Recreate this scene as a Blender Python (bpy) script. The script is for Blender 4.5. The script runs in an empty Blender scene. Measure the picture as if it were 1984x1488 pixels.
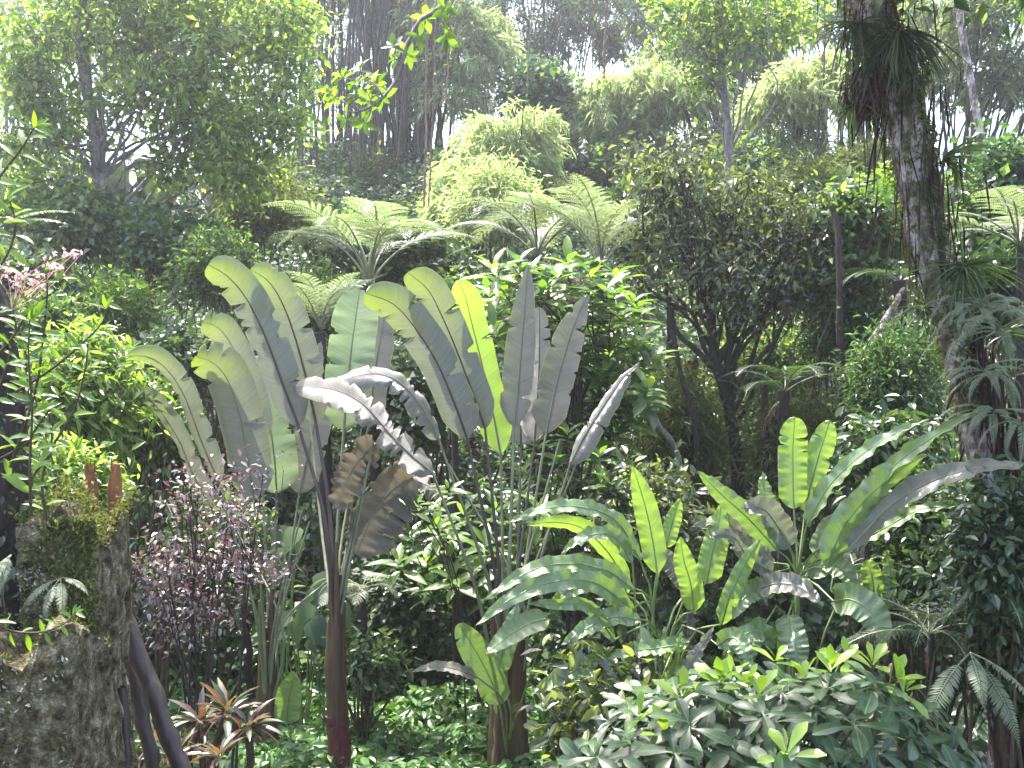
import bpy, math
import numpy as np
from mathutils import noise as mnoise, Vector
R = math.radians
scene = bpy.context.scene
COL = scene.collection

# ------------------------------------------------------------------ camera, sky, sun, exposure
CZ = 3.6
FPX = 2127.0
cam = bpy.data.cameras.new('camera'); camo = bpy.data.objects.new('camera', cam); COL.objects.link(camo)
cam.sensor_width = 36.0; cam.lens = 36.0 * FPX / 1984.0
cam.clip_start = 0.05; cam.clip_end = 1000
camo.location = (0, 0, CZ); camo.rotation_euler = (R(90), 0, 0)
scene.camera = camo
SUN_EL, SUN_AZ = 68.0, -32.0          # azimuth measured from straight ahead (+y), negative = to the left
w = bpy.data.worlds.new('World'); scene.world = w; w.use_nodes = True
nt = w.node_tree
sky = nt.nodes.new('ShaderNodeTexSky'); sky.sky_type = 'NISHITA'; sky.sun_disc = False
sky.sun_elevation = R(SUN_EL); sky.sun_rotation = R(SUN_AZ)
sky.air_density = 1.0; sky.dust_density = 3.5; sky.ozone_density = 1.0
bg = nt.nodes['Background']; bg.inputs['Strength'].default_value = 0.15
nt.links.new(sky.outputs[0], bg.inputs[0])
sl = bpy.data.lights.new('sun', 'SUN'); sl.energy = 3.6; sl.angle = R(0.6); sl.color = (1.0, 0.97, 0.91)
so = bpy.data.objects.new('sun', sl); COL.objects.link(so)
sdir = Vector((math.sin(R(SUN_AZ)) * math.cos(R(SUN_EL)), math.cos(R(SUN_AZ)) * math.cos(R(SUN_EL)), math.sin(R(SUN_EL))))
so.rotation_euler = sdir.to_track_quat('Z', 'Y').to_euler(); so.location = sdir * 60
scene.view_settings.view_transform = 'Standard'; scene.view_settings.look = 'None'
scene.view_settings.exposure = 2.65; scene.view_settings.gamma = 1.0
scene.cycles.use_denoising = True
scene.cycles.max_bounces = 7; scene.cycles.diffuse_bounces = 3; scene.cycles.glossy_bounces = 2
scene.cycles.transmission_bounces = 4; scene.cycles.volume_bounces = 1; scene.cycles.transparent_max_bounces = 4
scene.cycles.sample_clamp_indirect = 6.0

# ------------------------------------------------------------------ helpers
def at(px, py, d): return np.array([(px - 992.0) / FPX * d, d, CZ + (744.0 - py) / FPX * d])
def nrm(a):
    a = np.asarray(a, float); return a / np.maximum(np.linalg.norm(a, axis=-1, keepdims=True), 1e-9)
def rng_(s): return np.random.default_rng(s)
def spline(pts, n):
    p = np.asarray(pts, float); k = len(p)
    if k == 2: return p[0] + (p[1] - p[0]) * np.linspace(0, 1, n)[:, None]
    e = np.vstack([2 * p[0] - p[1], p, 2 * p[-1] - p[-2]])
    seg = np.linalg.norm(np.diff(p, axis=0), axis=1); cum = np.r_[0, np.cumsum(seg)] / seg.sum()
    out = []
    for t in np.linspace(0, 1, n):
        i = min(np.searchsorted(cum, t, side='right') - 1, k - 2)
        u = (t - cum[i]) / max(cum[i + 1] - cum[i], 1e-9)
        a, b, c, d = e[i], e[i + 1], e[i + 2], e[i + 3]
        out.append(0.5 * (2 * b + (c - a) * u + (2 * a - 5 * b + 4 * c - d) * u * u + (3 * b - a - 3 * c + d) * u ** 3))
    return np.array(out)

class Geo:
    def __init__(s): s.v = []; s.f = []; s.n = 0; s.uv = []; s.m = []
    def add(s, v, f, uv=None, mi=0):
        v = np.asarray(v, float).reshape(-1, 3)
        fs = f if isinstance(f, list) else [f]
        s.v.append(v)
        for q in fs:
            q = np.asarray(q, np.int64)
            if len(q): s.f.append(q + s.n); s.m.append(np.full(len(q), mi, np.int32))
        s.uv.append(np.zeros((len(v), 2)) if uv is None else np.asarray(uv, float).reshape(-1, 2))
        s.n += len(v)
    def build(s, name, mats, parent=None, smooth=False, origin=None):
        me = bpy.data.meshes.new(name)
        v = np.vstack(s.v)
        if origin is not None: v = v - np.asarray(origin)
        me.vertices.add(len(v)); me.vertices.foreach_set('co', v.astype(np.float32).ravel())
        tot = np.concatenate([np.full(len(q), q.shape[1], np.int64) for q in s.f])
        idx = np.concatenate([q.ravel() for q in s.f])
        st = np.r_[0, np.cumsum(tot)[:-1]]
        me.loops.add(len(idx)); me.loops.foreach_set('vertex_index', idx.astype(np.int32))
        me.polygons.add(len(tot)); me.polygons.foreach_set('loop_start', st.astype(np.int32))
        me.polygons.foreach_set('material_index', np.concatenate(s.m))
        me.polygons.foreach_set('use_smooth', np.full(len(tot), bool(smooth)))
        uvl = me.uv_layers.new(name='UVMap')
        uv = np.vstack(s.uv)[idx]
        uvl.data.foreach_set('uv', uv.astype(np.float32).ravel())
        me.update(calc_edges=True)
        for m in (mats if isinstance(mats, (list, tuple)) else [mats]): me.materials.append(m)
        o = bpy.data.objects.new(name, me); COL.objects.link(o)
        if origin is not None: o.location = origin
        if parent is not None:
            o.parent = parent
            o.location = Vector(o.location) - parent.location
        return o

def tag(o, label=None, cat=None, group=None, kind=None):
    if label: o['label'] = label
    if cat: o['category'] = cat
    if group: o['group'] = group
    if kind: o['kind'] = kind
    return o
def thing(name, loc, label, cat, group=None):
    o = bpy.data.objects.new(name, None); COL.objects.link(o); o.location = [float(x) for x in loc]; o.empty_display_size = .2
    return tag(o, label, cat, group)

def tube(g, pts, rad, sides=7, mi=0, rough=0.0, seed=0):
    p = np.asarray(pts, float); n = len(p)
    rad = np.broadcast_to(np.asarray(rad, float), (n,)) if np.ndim(rad) else np.full(n, rad)
    t = nrm(np.gradient(p, axis=0))
    ref = np.array([0, 0, 1.0]) if abs(t[0][2]) < 0.9 else np.array([1.0, 0, 0])
    a = nrm(np.cross(t[0], ref)); fr = []
    for i in range(n):
        a = nrm(a - t[i] * np.dot(a, t[i])); fr.append(a)
    A = np.array(fr); B = np.cross(t, A)
    th = np.arange(sides) / sides * 2 * np.pi
    rr = rad[:, None] * np.ones((n, sides))
    if rough:
        r0 = rng_(seed); rr = rr * (1 + rough * r0.normal(size=(n, sides)))
    v = p[:, None] + rr[..., None] * (np.cos(th)[None, :, None] * A[:, None] + np.sin(th)[None, :, None] * B[:, None])
    i = np.arange(n - 1)[:, None] * sides; j = np.arange(sides)[None]
    f = np.stack([i + j, i + (j + 1) % sides, i + sides + (j + 1) % sides, i + sides + j], -1).reshape(-1, 4)
    ln = np.r_[0, np.cumsum(np.linalg.norm(np.diff(p, axis=0), axis=1))]
    uv = np.stack([np.broadcast_to(np.arange(sides) / sides, (n, sides)), np.broadcast_to(ln[:, None], (n, sides))], -1)
    g.add(v, f, uv, mi)
    g.add(v[-1], np.arange(sides)[None, :], None, mi)

# leaf templates: (verts [across, along, up], list of face arrays), length 1
def tpl_simple(w=.45, fold=.12, droop=.08):
    v = np.array([[0, 0, 0], [-w / 2, .45, fold], [w / 2, .45, fold], [0, 1, -droop]])
    return v, [np.array([[0, 3, 1], [0, 2, 3]])]
def tpl_leaf(w=.4, fold=.1, droop=.15, rows=(0.0, .22, .5, .78, 1.0), prof=(.06, .75, 1.0, .62, 0.02)):
    vs = []
    for t, p in zip(rows, prof):
        z = -droop * t * t
        for s in (-1, 0, 1): vs.append([s * p * w / 2, t, z + (fold * p if s else 0)])
    f = []
    for i in range(len(rows) - 1):
        a = i * 3
        f += [[a, a + 1, a + 4, a + 3], [a + 1, a + 2, a + 5, a + 4]]
    return np.array(vs), [np.array(f)]
def scatter(g, tpl, P, D, N, S, mi=0, W=None):
    P = np.asarray(P, float); n = len(P)
    if n == 0: return
    D = nrm(D); X = nrm(np.cross(D, N)); Z = np.cross(X, D)
    S = np.broadcast_to(np.asarray(S, float), (n,))[:, None, None]
    tv, tf = tpl; m = len(tv)
    W = np.ones((n, 1, 1)) if W is None else np.asarray(W)[:, None, None]
    V = P[:, None] + S * (tv[None, :, :1] * W * X[:, None] + tv[None, :, 1:2] * D[:, None] + tv[None, :, 2:] * Z[:, None])
    off = (np.arange(n) * m)[:, None, None]
    uv = np.broadcast_to(tv[:, :2] + [.5, 0], (n, m, 2))
    g.add(V, [(q[None] + off).reshape(-1, q.shape[1]) for q in tf], uv, mi)

def lump(u, s):
    return (np.sin(u @ np.array([3.1, 1.7, 2.3]) * 2.1 + s) + np.sin(u @ np.array([-2.2, 2.9, 1.3]) * 2.7 + 2 * s) + np.sin(u @ np.array([1.2, -1.9, 3.3]) * 4.1 + 3 * s)) / 3
def clusters(blobs, n, rng, bias=.5, lum=.22):
    """points near the surface of a union of lumpy ellipsoids -> positions, outward directions"""
    C = np.array([b[0] for b in blobs], float); Rr = np.array([b[1] if np.ndim(b[1]) else [b[1]] * 3 for b in blobs], float)
    wgt = (Rr[:, 0] * Rr[:, 2]) + (Rr[:, 0] * Rr[:, 1]); wgt = wgt / wgt.sum()
    k = rng.choice(len(blobs), n, p=wgt)
    u = nrm(rng.normal(size=(n, 3)))
    rad = (1 - bias * rng.random(n) ** 1.6)
    for i in range(len(blobs)):
        s = k == i; rad[s] *= 1 + lum * lump(u[s], i * 1.7 + blobs[i][0][0])
    return C[k] + u * Rr[k] * rad[:, None], u
def foliage(g, tpl, blobs, n, size, rng, clus=9, cr=1.2, up=.8, out=.6, droop=.25, bias=.5, lum=.25, jit=.5, mi=0):
    nc = max(1, n // clus)
    c, u = clusters(blobs, nc, rng, bias, lum)
    P = np.repeat(c, clus, 0) + rng.normal(size=(nc * clus, 3)) * size * cr
    U = np.repeat(u, clus, 0)
    tw = np.repeat(nrm(rng.normal(size=(nc, 3))), clus, 0)
    D = U * out + rng.normal(size=P.shape) * .6 + tw * .4 - np.array([0, 0, droop])
    N = U * .35 + np.array([0, 0, up]) + rng.normal(size=P.shape) * .45 + tw * .25
    scatter(g, tpl, P, D, N, size * (1 + jit * rng.uniform(-1, 1, len(P))), mi)
    return c, u
def rosettes(g, tpl, P, A, nl, size, rng, tilt=.25, mi=0, jit=.25):
    """whorls of leaves: at each P with axis A"""
    P = np.asarray(P, float); A = nrm(A); n = len(P)
    X = nrm(np.cross(A, rng.normal(size=(n, 3)))); Y = np.cross(A, X)
    ph = rng.random(n) * 6.28
    for k in range(nl):
        th = ph + k * 2.399 + rng.normal(size=n) * .15
        rad = np.cos(th)[:, None] * X + np.sin(th)[:, None] * Y
        tl = (tilt * (0.2 + 1.6 * k / max(nl - 1, 1)) + rng.normal(size=n) * .16)[:, None]
        D = rad * np.cos(tl) + A * np.sin(tl)
        N = A * np.cos(tl) - rad * np.sin(tl)
        S = size * (1 - .25 * k / nl + jit * rng.uniform(-1, 1, n))
        scatter(g, tpl, P + rad * size * .04 + A * size * .05 * k, D, N, S, mi)

# ------------------------------------------------------------------ terrain
def sst(a, b, x):
    t = np.clip((x - a) / (b - a), 0, 1); return t * t * (3 - 2 * t)
def H(x, y):
    x = np.asarray(x, float); y = np.asarray(y, float)
    z = 1.5 * (1 - sst(3.2, 7.0, y))
    t = np.clip(y - 13.2 - .5 * np.sin(x * .4), 0, None)
    top = 32.0
    s = np.minimum(t, top - 13.2) * .50
    s = s + .35 * np.sin(x * .55 + y * .3) * sst(14, 18, y) + .22 * np.sin(x * 1.3 - y * .8) * sst(14, 18, y)
    dn = np.clip(y - top, 0, None)
    return z + s - np.minimum(dn * .12, 5.0)
def hit(px, py):
    for d in np.arange(6.0, 36.0, .1):
        p = at(px, py, d)
        if p[2] <= float(H(p[0], p[1])): return p
    return at(px, py, 33.0)

# ------------------------------------------------------------------ materials
def newmat(name):
    m = bpy.data.materials.new(name); m.use_nodes = True
    nt = m.node_tree; nt.nodes.clear()
    return m, nt, nt.nodes, nt.links
def ramp(nodes, cols, pos=None):
    r = nodes.new('ShaderNodeValToRGB'); e = r.color_ramp.elements
    pos = pos or [i / max(len(cols) - 1, 1) for i in range(len(cols))]
    while len(e) < len(cols): e.new(.5)
    for el, c, p in zip(e, cols, pos): el.position = p; el.color = (*c, 1)
    return r
def leaf_mat(name, cols, trans=.4, tcol=(2.1, 2.15, .85), rough=.38, spec=.5, under=None, noise=.6, nscale=.6, rib=None):
    m, nt, N, L = newmat(name)
    geo = N.new('ShaderNodeNewGeometry')
    rp = ramp(N, cols)
    tc = N.new('ShaderNodeTexCoord'); nz = N.new('ShaderNodeTexNoise'); nz.inputs['Scale'].default_value = nscale
    L.new(tc.outputs['Object'], nz.inputs['Vector'])
    ad = N.new('ShaderNodeMath'); ad.operation = 'MULTIPLY_ADD'; ad.inputs[1].default_value = noise; 
    L.new(nz.outputs[0], ad.inputs[0])
    sb = N.new('ShaderNodeMath'); sb.operation = 'SUBTRACT'; sb.inputs[1].default_value = noise * .5
    L.new(geo.outputs['Random Per Island'], sb.inputs[0]); L.new(sb.outputs[0], ad.inputs[2])
    L.new(ad.outputs[0], rp.inputs[0])
    col = rp.outputs[0]
    if rib:
        uv = N.new('ShaderNodeUVMap'); uv.uv_map = 'UVMap'; sx = N.new('ShaderNodeSeparateXYZ'); L.new(uv.outputs[0], sx.inputs[0])
        q1 = N.new('ShaderNodeMath'); q1.operation = 'SUBTRACT'; q1.inputs[1].default_value = .5; L.new(sx.outputs[0], q1.inputs[0])
        q2 = N.new('ShaderNodeMath'); q2.operation = 'ABSOLUTE'; L.new(q1.outputs[0], q2.inputs[0])
        q3 = N.new('ShaderNodeMapRange'); q3.inputs[1].default_value = .008; q3.inputs[2].default_value = .018; q3.inputs[3].default_value = .75; q3.inputs[4].default_value = 0; L.new(q2.outputs[0], q3.inputs[0])
        n2 = N.new('ShaderNodeTexNoise'); n2.inputs['Scale'].default_value = 22; n2.inputs['Detail'].default_value = 4; L.new(tc.outputs['Object'], n2.inputs['Vector'])
        r2 = ramp(N, [(.55, .55, .5), (1.05, 1.05, 1.05), (1.3, 1.25, 1.15)], [.3, .5, .75]); L.new(n2.outputs[0], r2.inputs[0])
        m2 = N.new('ShaderNodeMix'); m2.data_type = 'RGBA'; m2.blend_type = 'MULTIPLY'; m2.inputs[0].default_value = .8; L.new(col, m2.inputs[6]); L.new(r2.outputs[0], m2.inputs[7])
        m3 = N.new('ShaderNodeMix'); m3.data_type = 'RGBA'; L.new(q3.outputs[0], m3.inputs[0]); L.new(m2.outputs[2], m3.inputs[6]); m3.inputs[7].default_value = (*rib, 1); col = m3.outputs[2]
    if under:
        mx = N.new('ShaderNodeMix'); mx.data_type = 'RGBA'; L.new(geo.outputs['Backfacing'], mx.inputs[0])
        L.new(col, mx.inputs[6]); mx.inputs[7].default_value = (*under, 1); col = mx.outputs[2]
    pb = N.new('ShaderNodeBsdfPrincipled'); L.new(col, pb.inputs['Base Color'])
    pb.inputs['Roughness'].default_value = rough; pb.inputs['Specular IOR Level'].default_value = spec
    tm = N.new('ShaderNodeMix'); tm.data_type = 'RGBA'; tm.blend_type = 'MULTIPLY'; tm.inputs[0].default_value = 1
    L.new(rp.outputs[0], tm.inputs[6]); tm.inputs[7].default_value = (*tcol, 1)
    tb = N.new('ShaderNodeBsdfTranslucent'); L.new(tm.outputs[2], tb.inputs[0])
    ms = N.new('ShaderNodeMixShader'); ms.inputs[0].default_value = trans
    L.new(pb.outputs[0], ms.inputs[1]); L.new(tb.outputs[0], ms.inputs[2])
    o = N.new('ShaderNodeOutputMaterial'); L.new(ms.outputs[0], o.inputs[0])
    return m
def blade_mat(name, top, under, tcol, trans=.42, edge=(.40, .42, .05), rough=.34, vein=42.0, blotch=.65, bump=.5, tip=None):
    m, nt, N, L = newmat(name)
    geo = N.new('ShaderNodeNewGeometry'); uv = N.new('ShaderNodeUVMap'); uv.uv_map = 'UVMap'
    sx = N.new('ShaderNodeSeparateXYZ'); L.new(uv.outputs[0], sx.inputs[0])
    tc = N.new('ShaderNodeTexCoord')
    nz = N.new('ShaderNodeTexNoise'); nz.inputs['Scale'].default_value = 5; nz.inputs['Detail'].default_value = 5; L.new(tc.outputs['Object'], nz.inputs['Vector'])
    # distance from midrib 0..1
    a1 = N.new('ShaderNodeMath'); a1.operation = 'SUBTRACT'; a1.inputs[1].default_value = .5; L.new(sx.outputs[0], a1.inputs[0])
    a2 = N.new('ShaderNodeMath'); a2.operation = 'ABSOLUTE'; L.new(a1.outputs[0], a2.inputs[0])
    # lateral veins: bands along v, swept forward away from the midrib
    sw = N.new('ShaderNodeMath'); sw.operation = 'MULTIPLY_ADD'; sw.inputs[1].default_value = -.16; L.new(a2.outputs[0], sw.inputs[0]); L.new(sx.outputs[1], sw.inputs[2])
    cv = N.new('ShaderNodeCombineXYZ'); L.new(sw.outputs[0], cv.inputs[0])
    wv = N.new('ShaderNodeTexWave'); wv.wave_type = 'BANDS'; wv.bands_direction = 'X'; wv.inputs['Scale'].default_value = vein; wv.inputs['Distortion'].default_value = .0
    L.new(cv.outputs[0], wv.inputs['Vector'])
    wn = N.new('ShaderNodeTexNoise'); wn.noise_dimensions = '1D'; wn.inputs['Scale'].default_value = 38; wn.inputs['Detail'].default_value = 3; L.new(sw.outputs[0], wn.inputs['W'])
    hm = N.new('ShaderNodeMath'); hm.operation = 'ADD'; L.new(wv.outputs[0], hm.inputs[0]); L.new(wn.outputs[0], hm.inputs[1])
    bp = N.new('ShaderNodeBump'); bp.inputs['Strength'].default_value = bump; bp.inputs['Distance'].default_value = .012; L.new(hm.outputs[0], bp.inputs['Height'])
    mx = N.new('ShaderNodeMix'); mx.data_type = 'RGBA'; L.new(geo.outputs['Backfacing'], mx.inputs[0])
    mx.inputs[6].default_value = (*top, 1); mx.inputs[7].default_value = (*under, 1)
    tip_glow = None
    if tip:                                   # sun glow at the tips painted into the colour, shaded lower part kept grey
        tip_glow = N.new('ShaderNodeMapRange'); tip_glow.inputs[1].default_value = .95; tip_glow.inputs[2].default_value = 1.85
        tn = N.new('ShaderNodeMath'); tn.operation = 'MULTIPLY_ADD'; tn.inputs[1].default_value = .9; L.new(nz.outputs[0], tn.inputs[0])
        ts = N.new('ShaderNodeMath'); ts.operation = 'SUBTRACT'; ts.inputs[1].default_value = .45; L.new(sx.outputs[1], ts.inputs[0]); L.new(ts.outputs[0], tn.inputs[2]); L.new(tn.outputs[0], tip_glow.inputs[0])
        tx = N.new('ShaderNodeMix'); tx.data_type = 'RGBA'; L.new(tip_glow.outputs[0], tx.inputs[0]); L.new(mx.outputs[2], tx.inputs[6]); tx.inputs[7].default_value = (*tip[0], 1); mx = tx
    # vein and blotch tone
    rp = ramp(N, [(.84, .84, .84), (1.13, 1.13, 1.13)]); L.new(wn.outputs[0], rp.inputs[0])
    rp.color_ramp.elements[0].position = .3; rp.color_ramp.elements[1].position = .7
    mm = N.new('ShaderNodeMix'); mm.data_type = 'RGBA'; mm.blend_type = 'MULTIPLY'; mm.inputs[0].default_value = .7; L.new(mx.outputs[2], mm.inputs[6]); L.new(rp.outputs[0], mm.inputs[7])
    rb = ramp(N, [(1, 1, 1), (.62, .56, .42)], [.52, .72]); L.new(nz.outputs[0], rb.inputs[0])
    mb = N.new('ShaderNodeMix'); mb.data_type = 'RGBA'; mb.blend_type = 'MULTIPLY'; mb.inputs[0].default_value = blotch; L.new(mm.outputs[2], mb.inputs[6]); L.new(rb.outputs[0], mb.inputs[7])
    er = N.new('ShaderNodeMapRange'); er.inputs[1].default_value = .475; er.inputs[2].default_value = .5; 
    ea = N.new('ShaderNodeMath'); ea.operation = 'MULTIPLY_ADD'; ea.inputs[1].default_value = .05; L.new(nz.outputs[0], ea.inputs[0]); 
    eb = N.new('ShaderNodeMath'); eb.operation = 'SUBTRACT'; eb.inputs[1].default_value = .025; L.new(a2.outputs[0], eb.inputs[0]); L.new(eb.outputs[0], ea.inputs[2]); L.new(ea.outputs[0], er.inputs[0])
    me_ = N.new('ShaderNodeMix'); me_.data_type = 'RGBA'; L.new(er.outputs[0], me_.inputs[0]); L.new(mb.outputs[2], me_.inputs[6]); me_.inputs[7].default_value = (*edge, 1)
    pb = N.new('ShaderNodeBsdfPrincipled'); L.new(me_.outputs[2], pb.inputs['Base Color']); pb.inputs['Roughness'].default_value = rough
    pb.inputs['Specular IOR Level'].default_value = .9; L.new(bp.outputs[0], pb.inputs['Normal'])
    tm = N.new('ShaderNodeMix'); tm.data_type = 'RGBA'; tm.blend_type = 'MULTIPLY'; tm.inputs[0].default_value = .6; tm.inputs[6].default_value = (*tcol, 1); L.new(rp.outputs[0], tm.inputs[7])
    tb = N.new('ShaderNodeBsdfTranslucent'); L.new(tm.outputs[2], tb.inputs[0])
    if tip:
        ty = N.new('ShaderNodeMix'); ty.data_type = 'RGBA'; L.new(tip_glow.outputs[0], ty.inputs[0]); L.new(tm.outputs[2], ty.inputs[6]); ty.inputs[7].default_value = (*tip[1], 1); L.new(ty.outputs[2], tb.inputs[0])
    ms = N.new('ShaderNodeMixShader'); ms.inputs[0].default_value = trans
    L.new(pb.outputs[0], ms.inputs[1]); L.new(tb.outputs[0], ms.inputs[2])
    o = N.new('ShaderNodeOutputMaterial'); L.new(ms.outputs[0], o.inputs[0])
    return m
def bark_mat(name, cols, scale=6.0, stretch=.25, rough=.85, bump=.6, pos=None, spec=.2):
    m, nt, N, L = newmat(name)
    tc = N.new('ShaderNodeTexCoord'); mp = N.new('ShaderNodeMapping'); mp.inputs['Scale'].default_value = (1, 1, stretch); L.new(tc.outputs['Object'], mp.inputs[0])
    nz = N.new('ShaderNodeTexNoise'); nz.inputs['Scale'].default_value = scale; nz.inputs['Detail'].default_value = 7; nz.inputs['Roughness'].default_value = .65; L.new(mp.outputs[0], nz.inputs['Vector'])
    rp = ramp(N, cols, pos); L.new(nz.outputs[0], rp.inputs[0])
    n2 = N.new('ShaderNodeTexNoise'); n2.inputs['Scale'].default_value = scale * 5; n2.inputs['Detail'].default_value = 6; L.new(mp.outputs[0], n2.inputs['Vector'])
    bp = N.new('ShaderNodeBump'); bp.inputs['Strength'].default_value = bump; bp.inputs['Distance'].default_value = .03; L.new(n2.outputs[0], bp.inputs['Height'])
    mu = N.new('ShaderNodeMix'); mu.data_type = 'RGBA'; mu.blend_type = 'MULTIPLY'; mu.inputs[0].default_value = .6
    r2 = ramp(N, [(.45, .45, .45), (1.3, 1.3, 1.3)], [.35, .65]); L.new(n2.outputs[0], r2.inputs[0]); L.new(rp.outputs[0], mu.inputs[6]); L.new(r2.outputs[0], mu.inputs[7])
    pb = N.new('ShaderNodeBsdfPrincipled'); L.new(mu.outputs[2], pb.inputs['Base Color']); pb.inputs['Roughness'].default_value = rough; pb.inputs['Specular IOR Level'].default_value = spec
    L.new(bp.outputs[0], pb.inputs['Normal'])
    o = N.new('ShaderNodeOutputMaterial'); L.new(pb.outputs[0], o.inputs[0])
    return m

M = {}
M['ivy'] = leaf_mat('ivy_leaf', [(.016, .042, .018), (.032, .07, .028), (.055, .10, .04), (.11, .165, .07)], .4, rough=.36, spec=.55)
M['mid'] = leaf_mat('mid_green_leaf', [(.022, .05, .012), (.042, .082, .024), (.075, .125, .04), (.16, .21, .085)], .42, rough=.36, spec=.55)
M['bright'] = leaf_mat('bright_green_leaf', [(.04, .085, .012), (.07, .13, .018), (.10, .17, .025), (.15, .21, .04)], .45, rough=.3)
M['lime'] = leaf_mat('lime_leaf', [(.05, .095, .02), (.09, .15, .03), (.14, .21, .05), (.22, .28, .10)], .48, tcol=(2.1, 2.1, .8), rough=.32)
M['herb'] = leaf_mat('herb_leaf', [(.03, .08, .02), (.05, .12, .028), (.08, .16, .04), (.11, .20, .05)], .35, rough=.35)
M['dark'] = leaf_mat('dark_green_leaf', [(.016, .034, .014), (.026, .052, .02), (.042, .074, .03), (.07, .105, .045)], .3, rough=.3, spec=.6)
M['darkgrey'] = leaf_mat('dark_glossy_leaf', [(.022, .032, .018), (.04, .055, .03), (.07, .09, .045), (.20, .24, .075)], .36, rough=.3, spec=.9)
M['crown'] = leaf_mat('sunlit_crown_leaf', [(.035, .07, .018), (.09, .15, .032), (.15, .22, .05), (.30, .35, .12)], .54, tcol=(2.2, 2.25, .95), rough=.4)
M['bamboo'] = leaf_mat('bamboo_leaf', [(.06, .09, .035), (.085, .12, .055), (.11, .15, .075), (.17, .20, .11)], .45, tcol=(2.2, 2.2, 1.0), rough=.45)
M['bamboo_lit'] = leaf_mat('sunlit_tone_bamboo_leaf', [(.17, .215, .115), (.22, .27, .15), (.28, .33, .20), (.36, .40, .27)], .55, tcol=(1.7, 1.75, .95), rough=.45)  # sunlit look of the plumes put into a paler leaf colour
M['bamboo_far'] = leaf_mat('shade_tone_bamboo_leaf', [(.03, .05, .03), (.045, .07, .04), (.06, .09, .05), (.09, .12, .06)], .4, rough=.5)  # shade behind the plumes put into a darker leaf colour
M['olive'] = leaf_mat('olive_leaf', [(.045, .065, .025), (.065, .09, .035), (.09, .115, .045), (.13, .15, .06)], .42, rough=.45)
M['red'] = leaf_mat('wine_red_leaf', [(.06, .035, .045), (.11, .07, .085), (.17, .135, .14), (.22, .20, .16)], .2, tcol=(1.6, .8, 1.0), rough=.22, spec=1.0)
M['brom'] = leaf_mat('rhoeo_leaf', [(.03, .05, .025), (.07, .085, .05), (.07, .035, .035), (.10, .10, .075), (.15, .07, .02)], .25, tcol=(2.2, 1.5, .5), rough=.28, under=(.11, .03, .05))
M['rosette'] = leaf_mat('whorled_leaf', [(.03, .075, .014), (.05, .105, .018), (.08, .14, .022), (.12, .19, .03)], .45, rough=.36, spec=.5, rib=(.12, .18, .05))
M['rhodo'] = leaf_mat('leathery_leaf', [(.016, .04, .014), (.025, .055, .02), (.04, .075, .028), (.055, .095, .035)], .18, rough=.36, spec=.38, under=(.05, .075, .035), rib=(.10, .15, .06))
M['rhodo_new'] = leaf_mat('young_leaf', [(.14, .24, .03), (.18, .30, .04), (.24, .34, .06)], .4, tcol=(1.8, 1.7, .6), rough=.35)
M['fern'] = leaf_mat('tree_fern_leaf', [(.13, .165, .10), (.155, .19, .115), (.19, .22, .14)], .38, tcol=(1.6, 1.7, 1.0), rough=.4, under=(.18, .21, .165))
M['fern_dark'] = leaf_mat('shade_tone_fern_leaf', [(.022, .042, .02), (.03, .055, .024), (.04, .068, .03)], .35, rough=.5, spec=.3, under=(.04, .055, .035))  # darker fern copy, shade put into its colour
M['orchid'] = leaf_mat('orchid_leaf', [(.06, .13, .02), (.09, .17, .025), (.12, .21, .03)], .4, tcol=(2.4, 2.2, .5), rough=.25)
M['flower'] = leaf_mat('pink_petal', [(.62, .36, .40), (.70, .46, .46), (.66, .52, .44)], .4, tcol=(1.2, 1.1, 1.1), rough=.5)
M['orange'] = leaf_mat('orange_bract', [(.6, .10, .02), (.7, .18, .02), (.75, .3, .03)], .3, tcol=(1.2, 1.1, 1), rough=.4)
M['deadroot'] = leaf_mat('dead_frond', [(.025, .015, .012), (.05, .028, .02), (.07, .035, .022), (.14, .11, .07)], .2, tcol=(2, 1.4, .8), rough=.8, spec=.1)
M['rootdark'] = leaf_mat('dark_root', [(.018, .013, .012), (.03, .02, .017), (.05, .03, .025), (.09, .07, .05)], .12, tcol=(1.6, 1.3, 1), rough=.8, spec=.1)
M['moss'] = leaf_mat('moss_leaf', [(.04, .055, .012), (.075, .095, .022), (.12, .13, .035), (.18, .17, .07)], .25, tcol=(1.8, 1.8, .7), rough=.7, spec=.2)
M['lichen'] = leaf_mat('lichen_crust', [(.06, .075, .025), (.12, .12, .05), (.20, .18, .12), (.46, .45, .40)], .1, tcol=(1, 1, .8), rough=.9, spec=.1)
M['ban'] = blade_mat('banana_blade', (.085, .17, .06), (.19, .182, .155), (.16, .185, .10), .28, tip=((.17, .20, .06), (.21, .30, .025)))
M['ban_pale'] = blade_mat('pale_banana_blade', (.17, .235, .15), (.20, .23, .17), (.32, .44, .18), .3, rough=.26)
M['ban_grey'] = blade_mat('grey_banana_blade', (.18, .17, .16), (.155, .148, .132), (.20, .23, .12), .22, rough=.28)
M['hel'] = blade_mat('heliconia_blade', (.13, .19, .075), (.13, .19, .09), (.22, .36, .05), .22, edge=(.14, .2, .03), rough=.30, vein=30, bump=.25, blotch=.35)
M['ban_dark'] = blade_mat('shade_tone_banana_blade', (.03, .055, .035), (.05, .07, .05), (.10, .16, .03), .15, rough=.35)  # darker blade copy, the hollow's shade put into its colour
M['hel_bright'] = blade_mat('bright_heliconia_blade', (.10, .20, .035), (.13, .225, .05), (.28, .43, .05), .34, edge=(.2, .3, .03), rough=.3, vein=30, bump=.2, blotch=.2)  # brighter and more translucent than the other heliconia blades
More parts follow.
